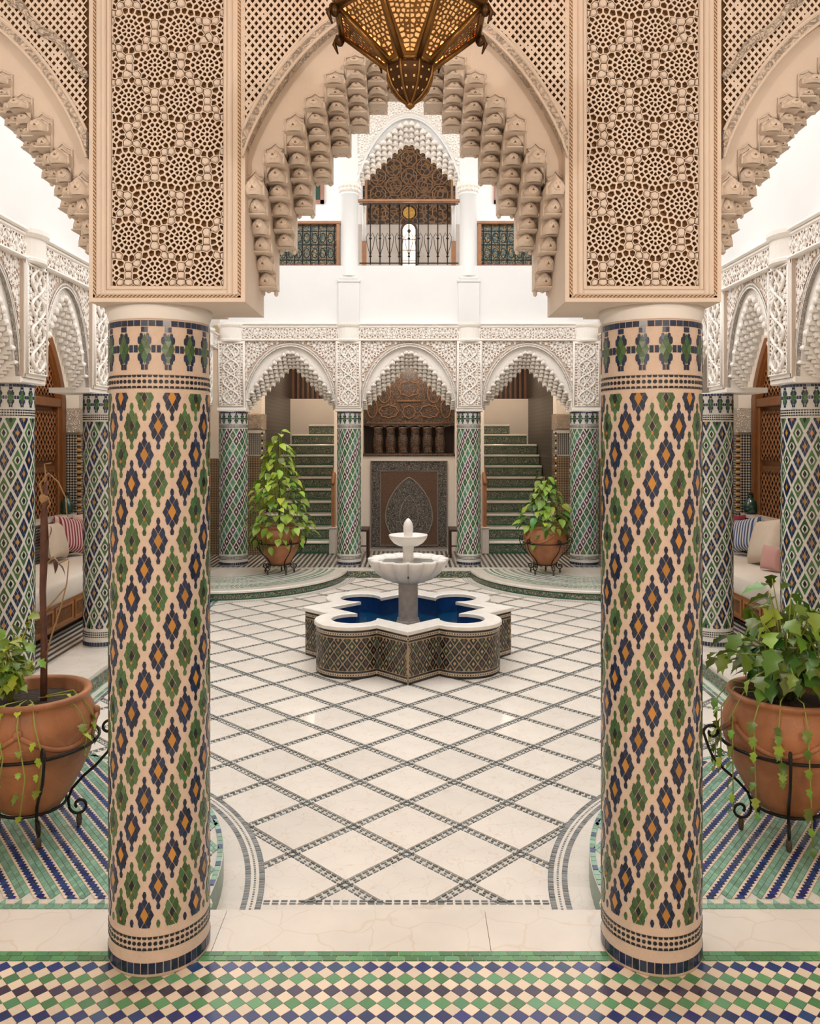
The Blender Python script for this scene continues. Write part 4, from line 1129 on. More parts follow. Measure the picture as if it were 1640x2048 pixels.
for s in (-1, 1):
    side = 'left' if s < 0 else 'right'
    c = empty(COL, (s*.868, 2.9, 0)); tag(c, 'large foreground column on the %s, green and navy mosaic diamonds on cream' % side, 'column', 'foreground mosaic columns', 'thing')
    column_core(.1715).build('shaft', 'grout_cream', c, True)
    tl, ms = column_tiles(.1725, 'front')
    cd = Vector((-s*.868, -2.9, 0)).normalized()
    def key(p):
        n = -p[1].normalized(); sz = sum(((p[0][i]-p[0][i-1]).length for i in range(len(p[0]))))
        return -(max(0, n.dot(cd)))*min(sz, .09)
    lay_tiles(c, tl, ms, 'tile', 300, key, 'tile_field')
shaft_me = column_core(.1715).mesh('shaft', ['grout_pale'], True)
def shared_column(me_tiles, ms, loc, k, label, group, rz=0):
    c = empty(COL, loc, rz); tag(c, label, 'column', group, 'thing')
    o = link('shaft', shaft_me, c); o.scale = (k, k, 1)
    o = link('tile_field', me_tiles, c); o.scale = (k, k, 1); o['kind'] = 'stuff'
def tile_mesh(style):
    tl, ms = column_tiles(.1725, style); b = MB()
    for pts, t, mi in tl: b.prism(ccw_fix(pts, -t), None, t, mi)
    return b.mesh('tile_field', ms), ms
sm_, ms_ = tile_mesh('side'); bm_, msb_ = tile_mesh('back')
for s in (-1, 1):
    side = 'left' if s < 0 else 'right'; other = 'stucco arcade'
    shared_column(sm_, ms_, (s*2.90, 5.97, 0), 1.0, 'navy and green mosaic column cut by the %s picture edge behind the terracotta pot' % side, 'side arcade columns', -s*.5)
    shared_column(sm_, ms_, (s*2.68, 7.22, 0), 1.0, 'mosaic column beside the %s daybed, just outside the %s foreground column' % (side, side), 'side arcade columns', s*.9)
    for y in (8.5, 9.8, 11.1): shared_column(bm_, msb_, (s*2.90, y, 0), 1.0, '%s mosaic column of the %s arcade beyond the daybed' % ({8.5: 'third', 9.8: 'fourth', 11.1: 'last'}[y], side), 'side arcade columns')
    shared_column(bm_, msb_, (s*.862, 11.83, 0), 1.0, 'slim far mosaic column flanking the middle arch on the %s' % side, 'far arcade columns', s*.3)
    shared_column(bm_, msb_, (s*2.53, 11.83, 0), 1.2, 'thicker far mosaic column at the %s corner of the court' % side, 'far arcade columns', .4)

# ================================================================== FOUNTAIN
def fountain():
    F = empty('fountain', (0, 7.30, COURT_Z)); tag(F, 'star-shaped mosaic fountain basin with tiered white marble bowls', 'fountain')
    def outline(off=0.0, n=14, inner=None):
        """8-lobed star: points on the axes, round lobes on the diagonals"""
        tipR, c, r = (.933+off*1.42, .47, .304+off) if inner is None else (.71+inner*1.42, .45, .20+inner); pts = []
        v0 = (.69, .255)
        for q in range(4):
            rot = q*PI/2; loc = []
            loc.append((tipR, 0))
            # valley: where the straight edge meets the lobe circle; straight edge from tip at 45 deg
            dx, dy = -.7071, .7071
            # intersect ray (tipR,0)+t(dx,dy) with the circle
            fx, fy = tipR-c, -c; B = fx*dx+fy*dy; Cc = fx*fx+fy*fy-r*r; disc = B*B-Cc
            t = -B-math.sqrt(disc) if disc > 0 else -B
            vx, vy = tipR+dx*t, dy*t
            a0 = math.atan2(vy-c, vx-c); a1 = PI/2-a0
            for i in range(n+1):
                a = a0+(a1-a0)*i/n; loc.append((c+r*math.cos(a), c+r*math.sin(a)))
            pts += [(x*math.cos(rot)-y*math.sin(rot), x*math.sin(rot)+y*math.cos(rot)) for x, y in loc]
        return pts
    out = outline(-.012); inn = outline(inner=-.004); rim = outline(.006)
    b = MB()
    n = len(out)
    b.add([(x,y,0) for x,y in out]+[(x,y,.40) for x,y in out], [(i,(i+1)%n,n+(i+1)%n,n+i) for i in range(n)])
    b.build('basin_wall', 'grout_gold', F)
    b = MB()
    b.add([(x,y,.03) for x,y in inn]+[(x,y,.40) for x,y in inn], [((i+1)%n,i,n+i,n+(i+1)%n) for i in range(n)])
    b.add([(x,y,.04) for x,y in inn], [tuple(range(n))])
    b.build('basin_lining', 'tile_pool', F)
    for i in range(24):     # upright joint strips on the lining
        pass
    b = MB(); ri = outline(inner=-.010)
    for (za, A), (zb, B2) in (((.392, rim), (.418, rim)), ((.418, rim), (.424, outline(0))), ((.424, outline(0)), (.424, outline(inner=0.0))), ((.424, outline(inner=0.0)), (.418, ri)), ((.418, ri), (.392, ri)), ((.392, ri), (.392, rim))):
        b.add([(x,y,za) for x,y in A]+[(x,y,zb) for x,y in B2], [(i,(i+1)%n,n+(i+1)%n,n+i) for i in range(n)])
    b.build('marble_rim', 'marble_white', F)
    b = MB(); wv = outline(inner=-.004); b.add([(x,y,.245) for x,y in wv], [tuple(range(n))]); b.build('water', 'water', F)
    # wall mosaic following the perimeter
    per = [0]
    for i in range(n): per.append(per[-1]+math.hypot(out[(i+1)%n][0]-out[i][0], out[(i+1)%n][1]-out[i][1]))
    Ltot = per[-1]
    def at(u, z):
        u %= Ltot
        lo_, hi_ = 0, n
        while hi_-lo_ > 1:
            m = (lo_+hi_)//2
            if per[m] <= u: lo_ = m
            else: hi_ = m
        p, q = out[lo_], out[(lo_+1) % n]; t = (u-per[lo_])/max(1e-9, per[lo_+1]-per[lo_])
        tx, ty = q[0]-p[0], q[1]-p[1]; l = math.hypot(tx, ty); nx, ny = ty/l, -tx/l
        return Vector((p[0]+tx*t+nx*.003, p[1]+ty*t+ny*.003, z)), Vector((nx, ny, 0))
    polys = []; small = []
    nu = int(Ltot/.0745); du = Ltot/nu
    for j in range(6):
        z = .075+j*.047
        for k in range(nu):
            u = (k+.5*(j % 2))*du
            a, bb = du*.415, .041
            for (sa, mi, lift) in ((1.0, 0 if (k+j) % 3 else 1, 0), (.40, 2 if (k+j//2) % 2 else 3, .0012)):
                pts2 = clip_half(clip_half([(u-a*sa,z),(u,z-bb*sa),(u+a*sa,z),(u,z+bb*sa)], 0, 1, .322), 0, -1, -.066)
                if len(pts2) < 3: continue
                P = []; 
                for uu, zz in pts2: p, nn = at(uu, zz); P.append(p+nn*lift)
                _, nn = at(u, z)
                (polys if sa == 1.0 else small).append((P, -nn*.004, mi))
    ns = int(Ltot/.021); ds = Ltot/ns
    for i in range(ns):
        for z, h, mi in ((.378, .006, 0), (.358, .0085, 1), (.338, .006, 0), (.010, .008, 0), (.032, .0085, 1), (.053, .006, 0)):
            u = i*ds; k9 = .47 if mi == 0 else .44
            P = [at(u-ds*k9, z-h)[0], at(u+ds*k9, z-h)[0], at(u+ds*k9, z+h)[0], at(u-ds*k9, z+h)[0]]
            small.append((P, -at(u, z)[1]*.004, (0 if mi == 0 else 4)))
            if mi == 1:
                P = [at(u-ds*.22, z-h*.6)[0], at(u+ds*.22, z-h*.6)[0], at(u+ds*.22, z+h*.6)[0], at(u-ds*.22, z+h*.6)[0]]
                nn = at(u, z)[1]; small.append(([p+nn*.001 for p in P], -nn*.004, 0))
    ms = ['tile_black', 'tile_dark_green', 'tile_gold', 'tile_brown', 'tile_cream']
    lay_tiles(F, polys, ms, 'wall_tile', 300, key=lambda p: p[1].y*-1, stuff='wall_tiles')
    lay_tiles(F, small, ms, 'mosaic', 0, stuff='small_mosaic')
    # pedestal and bowls (z over the court floor)
    b = MB(); b.lathe([(.105,.05),(.105,.30),(.098,.315),(.098,.33)], 8); b.build('pedestal_base', 'stone_gray', F)
    b = MB(); b.lathe([(.082,.31),(.086,.34),(.086,.62),(.09,.66)], 28); b.build('pedestal', 'stone_gray', F, True)
    nl = 14
    wv2 = lambda a, z: 1+(.052*abs(math.cos(a*nl/2))**.7-.03)*min(1, max(0, (z-.66)/.08))*(1 if z > .67 else .5)
    prof = [(.09,.645),(.15,.655),(.22,.685),(.28,.735),(.325,.80),(.345,.845),(.343,.86),(.325,.862),(.30,.845),(.22,.80),(.10,.785),(.0,.785)]
    b = MB(); b.lathe(prof, 160, caps=False, wav=lambda a, z: 1+.20*(abs(math.cos(a*nl/2))**.5-.75)*(1 if z > .66 else .3)*(1 if z < .863 else 1)); b.build('lower_bowl', 'marble_white', F, True)
    b = MB(); b.lathe([(.30,.838),(.0,.838)], 48, caps=False); b.build('bowl_water', 'water_clear', F)
    b = MB(); b.lathe([(.052,.785),(.050,.82),(.046,.92),(.052,.965),(.06,.975)], 12); b.build('neck', 'marble_white', F)
    prof = [(.055,.968),(.09,.972),(.13,.995),(.16,1.03),(.174,1.062),(.170,1.068),(.15,1.055),(.08,1.035),(.0,1.03)]
    b = MB(); b.lathe(prof, 96, caps=False, wav=lambda a, z: 1+(.012*math.cos(a*20) if .97 < z < 1.05 else 0)); b.build('upper_bowl', 'marble_white', F, True)
    b = MB(); b.lathe([(.036,1.03),(.038,1.06),(.043,1.10),(.044,1.14),(.036,1.175),(.02,1.20),(.006,1.212),(.0,1.214)], 24, caps=False); b.build('finial', 'marble_white', F, True)
    b = MB(); b.ball((0,-.335,.74), (.006,.006,.012), 6, 4); b.build('spout', 'iron', F)
mat('grout_gold', (0.42, 0.31, 0.19), 0.5, noise=0.15, nscale=30)
mat('tile_pool', (0.010, 0.045, 0.16), 0.12, noise=0.3, nscale=10, coat=0.5)
mat('tile_dark_green', (0.02, 0.045, 0.03), 0.25, var=0.4); mat('tile_brown', (0.14, 0.06, 0.03), 0.3, var=0.4)
mat('water_clear', (0.62, 0.62, 0.58), 0.05, coat=0.5)
fountain()

# ================================================================== POTS, STANDS, PLANTS
pot_prof = [(.115,.0),(.135,.01),(.17,.06),(.215,.14),(.255,.23),(.278,.32),(.281,.38),(.268,.44),(.248,.475),(.243,.49),(.255,.50),(.262,.512),(.258,.524),(.242,.526),(.225,.515),(.222,.47),(.21,.46)]
def make_pot(x, y, label, k=1.0):
    p = empty('terracotta_pot', (x, y, .118*k)); tag(p, label, 'pot', 'terracotta pots on iron stands')
    b = MB(); b.lathe(pot_prof, 56, caps=False); b.add([(.115*math.cos(2*PI*i/24), .115*math.sin(2*PI*i/24), 0) for i in range(24)], [tuple(range(24))[::-1]]); b.build('body', 'terracotta', p, True)
    b = MB(); b.lathe([(.215,.47),(.12,.482),(.0,.488)], 24, caps=False); b.build('soil', 'soil', p, True)
    b = MB()
    for q in range(4):      # rope swags between bosses
        a0 = q*PI/2+PI/4*1.0-.55; path = []
        for i in range(17):
            t = i/16; a = a0+t*PI/2; z = .41-.095*math.sin(PI*t); 
            r = .283 if z > .38 else .283-(.38-z)*.10
            path.append((r*math.cos(a), r*math.sin(a), z))
        b.tube(path, .012, 6)
    sw = b.build('swag', 'terracotta', p, True)
    for q in range(4):
        a = q*PI/2+PI/4-.55; b = MB(); b.ball((.278*math.cos(a), .278*math.sin(a), .415), .022, 10, 6); b.build('boss', 'terracotta', p, True)
    p.scale = (k, k, k); return p
def make_stand(x, y, label, k=1.0, rot=0.0):
    s = empty('pot_stand', (x, y, 0), rot); tag(s, label, 'plant stand', 'scrolled iron pot stands')
    b = MB(); b.tube([(.292*math.cos(2*PI*i/40), .292*math.sin(2*PI*i/40), .415) for i in range(40)], .0075, 6, closed=True); b.build('upper_ring', 'iron', s, True)
    b = MB(); b.tube([(.15*math.cos(2*PI*i/28), .15*math.sin(2*PI*i/28), .126) for i in range(28)], .007, 6, closed=True)
    b.build('lower_ring', 'iron', s, True)
    def spiral(cx, cz, r0, a0, turns, n=18, sg=1): return [(cx+r0*(1-.72*i/n)*math.cos(a0+sg*turns*2*PI*i/n), cz+r0*(1-.72*i/n)*math.sin(a0+sg*turns*2*PI*i/n)) for i in range(n+1)]
    prof = spiral(.335, .445, .038, 0, 1.1, sg=1)[::-1] + [(.352,.38),(.33,.33),(.28,.275),(.22,.225),(.175,.175),(.158,.13),(.16,.10)] + spiral(.205, .095, .045, PI*.95, 1.15, sg=1)
    b = MB(); b.tube([(r, 0, z) for r, z in prof], .0068, 6)
    me = b.mesh('leg', ['iron'], True)
    b = MB(); b.lathe([(.004,.056),(.010,.05),(.014,.03),(.011,.008),(.008,.0)], 10, (.205, 0)); foot = b.mesh('foot', ['iron_foot'], True)
    b = MB(); b.tube([(.205,0,.05),(.205,0,.056)], .006, 6)
    for i in range(5):
        a = 2*PI*i/5
        o = link('leg', me, s); o.rotation_euler = (0, 0, a)
        f = link('foot', foot, o)
    s.scale = (k, k, k); return s
def leaf_mesh(l, w_, fold=.25, curl=.35, lob=False, m='leaf_green'):
    n = 6; vs = []; fs = []
    for i in range(n+1):
        t = i/n; ww = w_*(math.sin(PI*min(1, t*1.02))**.75)*(1.25-.6*t)*(1.0 if not lob else (1+.28*math.cos(t*19)))
        z = -curl*l*t*t; x = l*t
        if i in (0, n): ww = max(ww, .0005) if i == 0 else .0003
        vs += [(x, -ww, z+fold*ww), (x, 0, z), (x, ww, z+fold*ww)]
    for i in range(n):
        for c in (0, 1): a = 3*i+c; fs.append((a, a+3, a+4, a+1))
    me = bpy.data.meshes.new('leaf'); me.from_pydata(vs, [], fs); me.materials.append(M[m])
    me.polygons.foreach_set('use_smooth', [True]*len(fs)); return me
def leaf_at(parent, me, p, yaw, pitch, roll, k):
    o = link('leaf', me, parent)
    o.matrix_basis = T(p) @ Matrix.Rotation(yaw, 4, 'Z') @ Matrix.Rotation(pitch, 4, 'Y') @ Matrix.Rotation(roll, 4, 'X') @ Matrix.Scale(k, 4)
    return o
def cone_plant(name, x, y, z0, H, r0, n, label, mats, lsize, cat='plant', power=.8, group=None, stem=True, skirt=0):
    p = empty(name, (x, y, z0)); tag(p, label, cat, group)
    mes = [leaf_mesh(lsize, lsize*.36, .3, .45, False, m) for m in mats]
    if stem:
        b = MB(); b.tube([(0,0,-.06),(.01,0,H*.4),(-.01,.01,H*.8),(0,0,H*.97)], [.012,.010,.007,.003], 6); b.build('stem', 'stem', p, True)
    ga = 2.39996
    br = MB()
    for i in range(n):
        t = (i+.5)/n; v = 1-(1-t)**.72     # more leaves low down
        a = i*ga+random.uniform(-.3, .3); rr = r0*(1-v)**power*random.uniform(.55, 1.05)+.015
        z = H*v+random.uniform(-.04, .04)*H
        q = Vector((rr*math.cos(a), rr*math.sin(a), max(-.12, z)))
        if random.random() < .35: br.tube([(0,0,max(0, z-.12*H)), tuple(q*.55+Vector((0,0,.01))), tuple(q)], .0028, 4)
        leaf_at(p, random.choice(mes), q, a+random.uniform(-.5, .5), random.uniform(-.15, .75), random.uniform(-.5, .5), random.uniform(.65, 1.15))
    for i in range(skirt):
        a = i*ga; rr = r0*random.uniform(.55, .8); q = Vector((rr*math.cos(a), rr*math.sin(a), random.uniform(-.22, .06)))
        leaf_at(p, random.choice(mes), q, a+random.uniform(-.5, .5), random.uniform(.3, 1.1), random.uniform(-.5, .5), random.uniform(.6, 1.0))
    br.build('twigs', 'vine', p); return p
# front pots
make_stand(-1.72, 3.76, 'black scrolled iron stand under the left foreground terracotta pot', rot=.25)
make_pot(-1.72, 3.76, 'weathered terracotta pot with rope swags at the left foreground edge')
make_stand(1.74, 3.75, 'black scrolled iron stand under the right foreground terracotta pot', rot=.55)
make_pot(1.74, 3.75, 'weathered terracotta pot with rope swags at the right foreground edge')
random.seed(3)
# right foreground plant: broad toothed leaves, mounded, trailing over the rim
def right_plant():
    p = empty('potted_climber', (1.74, 3.75, .60)); tag(p, 'bushy green climber with broad toothed leaves in the right foreground pot', 'plant')
    mes = [leaf_mesh(.115, .040, .25, .45, True, m) for m in ('leaf_green', 'leaf_green', 'leaf_lime', 'leaf_deep', 'leaf_deep')]
    st = MB()
    for i in range(36):
        a = i*2.39996; up = .12+.42*(1-(i/36))*random.uniform(.7, 1.1); r = .05+.27*(i/36)**.8
        tip = Vector((r*math.cos(a), r*math.sin(a), up)); mid = tip*.5+Vector((0,0,.10))
        st.tube([(0,0,-.01), tuple(mid), tuple(tip)], [.006,.004,.002], 5)
        for k in range(7):
            t = .30+.12*k; q = mid*(2*t*(1-t))+tip*(t*t)*1.02
            leaf_at(p, random.choice(mes), q, a+random.uniform(-1.3, 1.3), random.uniform(-.2, .95), random.uniform(-.6, .6), random.uniform(.55, 1.1))
    for a, ln in ((PI*1.0, .30), (PI*1.22, .42), (PI*1.45, .52), (PI*.85, .35), (PI*1.33, .25), (PI*1.1, .45)):   # trailing strands
        pts = [(.10*math.cos(a), .10*math.sin(a), .05), (.24*math.cos(a), .24*math.sin(a), .06), (.30*math.cos(a), .30*math.sin(a), -.03), (.31*math.cos(a+.05), .31*math.sin(a+.05), -ln)]
        st.tube(pts, .003, 5)
        for k in range(7):
            t = k/6; q = Vector(pts[2]).lerp(Vector(pts[3]), t)
            leaf_at(p, mes[k % 3], q, a+random.uniform(-1, 1), random.uniform(.4, 1.2), 0, random.uniform(.4, .75)*(1-.4*t))
    st.build('stems', 'vine', p, True)
right_plant()
def left_plant():
    p = empty('potted_creeper', (-1.80, 3.73, .60)); tag(p, 'lime green creeper with small leaves spilling from the left foreground pot', 'plant')
    mes = [leaf_mesh(.06, .024, .25, .4, True, m) for m in ('leaf_lime', 'leaf_lime', 'leaf_green')]
    st = MB()
    for i in range(26):
        a = i*2.39996; up = .10+.28*random.random(); r = .03+.21*random.random()
        tip = Vector((-.05+r*math.cos(a), r*math.sin(a), up)); mid = tip*.5+Vector((0,0,.08))
        st.tube([(0,0,-.01), tuple(mid), tuple(tip)], .0025, 5)
        for k in range(9):
            t = .25+.095*k; q = mid*(2*t*(1-t))+tip*(t*t)*1.05
            leaf_at(p, random.choice(mes), q+Vector((random.uniform(-.02,.02), random.uniform(-.02,.02), 0)), a+random.uniform(-1.5, 1.5), random.uniform(-.4, .9), random.uniform(-.6, .6), random.uniform(.6, 1.15))
    for a, ln in ((-1.3, .40), (-1.05, .30), (-.25, .22), (.05, .16), (-1.6, .25)):
        ox = .08
        pts = [(ox+.05*math.cos(a), .05*math.sin(a), .02), (ox+.20*math.cos(a), .20*math.sin(a), .05), (ox+.275*math.cos(a), .275*math.sin(a), -.03), (ox+.285*math.cos(a+.12), .285*math.sin(a+.12), -ln*.6), (ox+.28*math.cos(a+.05), .28*math.sin(a+.05), -ln)]
        st.tube(pts, .003, 5)
        for k in range(6): 
            t = k/5; q = Vector(pts[1]).lerp(Vector(pts[2]), t) if k < 2 else Vector(pts[2]).lerp(Vector(pts[4]), (k-1)/4)
            leaf_at(p, mes[k % 2], q, a+random.uniform(-1, 1), random.uniform(.2, 1.1), 0, random.uniform(.5, .9))
    st.build('stems', 'vine', p, True)
    t = empty('dry_stake', (-1.655, 3.74, .60)); tag(t, 'dark bare stake with curling dry twigs standing in the left foreground pot', 'stake')
    b = MB(); b.tube([(0,0,-.02),(.002,0,.25),(-.004,0,.5),(.004,0,.72),(.002,0,.84),(.006,0,.94),(.012,0,1.0)], [.016,.016,.015,.020,.016,.012,.006], 8); b.build('stake_stem', 'bark', t, True)
    b = MB()
    for path in ([(.01,0,.90),(-.01,-.02,.99),(.03,-.02,1.04),(.07,-.01,1.0),(.10,0,.93),(.105,0,.86),(.11,.0,.84)],
                 [(.0,0,.95),(.01,0,1.03),(.0,.01,1.08),(.03,.01,1.085)], [(.01,.0,.62),(.05,-.01,.66),(.08,-.02,.63),(.12,-.02,.65)],
                 [(.01,0,.20),(.04,-.01,.30),(.08,-.01,.42),(.11,-.01,.54),(.115,0,.64)], [(.0,0,.40),(.05,0,.46),(.10,.01,.52)],
                 [(.005,0,.86),(.03,0,.90),(.02,0,.93)]):
        b.tube(path, [.0045*(1-.5*i/len(path)) for i in range(len(path))], 5)
    b.build('twigs', 'twig', t, True)
    dl = leaf_mesh(.07, .016, .3, .5, False, 'bark')
    for q, yaw, pit in (((.07,-.02,.63), .2, .6), ((.03,0,.80), .4, 1.3), ((.05,-.01,.65), -.4, 1.0)): leaf_at(t, dl, q, yaw, pit, 0, .9).name = 'dry_leaf'
    tip = MB(); tip.lathe([(.012,.86),(.009,.90),(.02,.915),(.022,.93),(.012,.945)], 8); tip.build('knot', 'twig', t, True)
left_plant()
# far pots
make_stand(-1.745, 11.02, 'small iron stand under the far left terracotta pot before the stairs', rot=.3)
make_pot(-1.745, 11.02, 'far left terracotta pot half hidden by a tall leafy cone of ivy')
make_stand(1.83, 11.02, 'small iron stand under the far right terracotta pot before the stairs', rot=.1)
make_pot(1.83, 11.02, 'far right smooth terracotta pot holding a short climber')
cone_plant('potted_ivy', -1.745, 11.02, .60, 1.30, .44, 235, 'tall lime green cone of ivy in the far left pot', ('leaf_lime', 'leaf_lime', 'leaf_green'), .135, skirt=60)
cone_plant('potted_vine', 1.83, 11.02, .61, .72, .36, 130, 'short green climber in the far right pot', ('leaf_green', 'leaf_lime', 'leaf_deep'), .135, skirt=22)

# ================================================================== DAYBEDS AND CUSHIONS
def soft(mb, cx, cy, cz, lx, ly, lz, pn=4.0, n=14, sag=None, mi=0):   # superellipsoid box
    vs = []; fs = []; K = 2*n
    for j in range(n+1):
        ph = -PI/2+PI*j/n
        for i in range(K):
            a = 2*PI*i/K
            f = lambda c, e: math.copysign(abs(c)**e, c)
            e = 2.0/pn
            vs.append((cx+lx*f(math.cos(ph), e)*f(math.cos(a), e), cy+ly*f(math.cos(ph), e)*f(math.sin(a), e), cz+lz*f(math.sin(ph), e)))
    for j in range(n):
        for i in range(K):
            i2 = (i+1) % K; fs.append((j*K+i, j*K+i2, (j+1)*K+i2, (j+1)*K+i))
    mb.add(vs, fs, mi)
def pillow_mesh(w_, t_, m):
    """square cushion in the x-z plane, pointed corners, thickness along y"""
    n = 14; vs = []; fs = []
    for side in (1, -1):
        for j in range(n+1):
            for i in range(n+1):
                u, v = -1+2*i/n, -1+2*j/n
                d = (1-u**4)*(1-v**4); pinch = 1-.13*(1-abs(u)**2)*abs(v)**3
                vs.append((u*w_*(1-.10*(1-v*v)*0-.09*(1-abs(v)**2)*abs(u)**4), side*t_*max(0, d)**.55, v*w_*(1-.09*(1-abs(u)**2)*abs(v)**4)))
    m1 = (n+1)**2
    for j in range(n):
        for i in range(n):
            a = j*(n+1)+i; fs.append((a, a+n+1, a+n+2, a+1)); fs.append((m1+a, m1+a+1, m1+a+n+2, m1+a+n+1))
    me = bpy.data.meshes.new('cushion'); me.from_pydata(vs, [], fs); me.materials.append(M[m]); me.polygons.foreach_set('use_smooth', [True]*len(fs)); return me
def daybed(s):
    side = 'left' if s < 0 else 'right'
    d = empty('daybed', (s*3.52, 8.2, 0)); tag(d, 'low carved wooden daybed with white mattress in the %s gallery' % side, 'daybed')
    y0, y1 = -1.75, 1.75; xf = -s*.34; xb = s*.36
    X = lambda a, c: (min(a, c), max(a, c))
    b = MB(); b.box(*X(xf, xb), y0, y1, .07, .30); b.build('frame', 'wood_warm', d)
    for i in range(8):
        ya = y0+.06+i*.43; bx = X(xf-s*.014, xf)
        b = MB(); b.box(*bx, ya, ya+.38, .10, .125); b.box(*bx, ya, ya+.38, .25, .275); b.box(*bx, ya, ya+.025, .125, .25); b.box(*bx, ya+.355, ya+.38, .125, .25)
        b.box(*X(xf-s*.004, xf+.0), ya+.025, ya+.355, .125, .25, 1); b.build('front_panel', ['wood_warm', 'wood_carved'], d)
    for i in range(5):
        for xx in (xf+s*.05, xb-s*.05):
            b = MB(); b.lathe([(.02,0),(.028,.03),(.02,.07)], 8, (xx, y0+.1+i*(y1-y0-.2)/4)); b.build('leg', 'wood_dark', d)
    b = MB(); soft(b, s*.0, 0, .40, .37, 1.74, .115, 6); b.build('mattress', 'upholstery', d, True)
    def cush(m, y, x, z, w_, yaw, tilt, label, roll=0.0):
        o = link('cushion', pillow_mesh(w_, w_*.42, m)); tag(o, label, 'cushion', 'cushions on the %s daybed' % side)
        o.matrix_basis = T((s*x, y, z)) @ Matrix.Rotation(yaw*-s, 4, 'Z') @ Matrix.Rotation(tilt, 4, 'X') @ Matrix.Rotation(roll, 4, 'Y')
    if s < 0:
        cush('cushion_cream', 8.60, 3.71, .735, .20, 1.62, -.30, 'cream cushion at the near end of the left daybed', .10)
        cush('cushion_red_stripe', 8.98, 3.71, .75, .205, 1.22, -.34, 'burgundy and white striped cushion on the left daybed', .22)
        cush('cushion_blush', 9.50, 3.71, .755, .21, 1.30, -.25, 'pale blush cushion at the far end of the left daybed', -.10)
    else:
        cush('cushion_red', 9.46, 3.71, .735, .20, 1.25, -.30, 'plain crimson cushion at the far end of the right daybed', -.10)
        cush('cushion_blue_stripe', 9.02, 3.71, .745, .195, 1.25, -.34, 'blue and white striped cushion on the right daybed', -.22)
        cush('cushion_red', 8.66, 3.78, .70, .15, 1.5, -.2, 'dark red cushion tucked behind the blue striped one')
        cush('cushion_cream', 8.32, 3.64, .76, .24, 1.45, -.36, 'large cream cushion on the right daybed beside the column', -.18)
        cush('cushion_pink', 7.95, 3.52, .645, .12, 1.2, -.2, 'small pink cushion leaning before the large cream one')
mat('cushion_blush', (0.60, 0.42, 0.36), 0.9, noise=0.06)
for s in (-1, 1): daybed(s)
for s in (-1, 1):
    side = 'left' if s < 0 else 'right'
    j = empty('glass_jar', (s*3.93, 9.42, .94)); tag(j, 'dark green glass jar on the dado ledge beside the %s door' % side, 'jar')
    b = MB(); b.lathe([(.04,0),(.075,.03),(.085,.09),(.06,.15),(.03,.18),(.03,.20),(.042,.215)], 20); b.build('body', 'glass_green', j, True)
    b = MB(); b.lathe([(.03,.21),(.024,.235),(.008,.25)], 12); b.build('stopper', 'iron', j, True)
# dark wooden chairs seen edge-on beside the wall fountain
for s in (-1, 1):
    side = 'left' if s < 0 else 'right'
    c = empty('side_chair', (s*.80, 12.62, 0)); tag(c, 'dark wooden high-backed chair turned edge-on %s of the wall fountain' % side, 'chair')
    X = lambda a, b_: (min(s*a, s*b_), max(s*a, s*b_))
    b = MB(); b.bbox(*X(-.19, .20), -.2, .2, .40, .44, .01); b.build('seat', 'wood_dark', c)
    for xx, yy, top in ((-.17,-.17,.40), (-.17,.17,.40), (.18,-.17,.95), (.18,.17,.95)):
        b = MB(); b.tube([(s*xx, yy, 0), (s*xx, yy, .42), (s*(xx+(.05 if top > .5 else 0)), yy, top)], .02, 6); b.build('leg', 'wood_dark', c)
    b = MB(); b.box(*X(.185, .22), -.17, .17, .52, .93); b.build('backrest', 'wood_warm_dark', c)
    b = MB(); b.tube([(s*-.17,-.17,.18),(s*.18,-.17,.18)], .012, 6); b.build('stretcher', 'wood_dark', c)

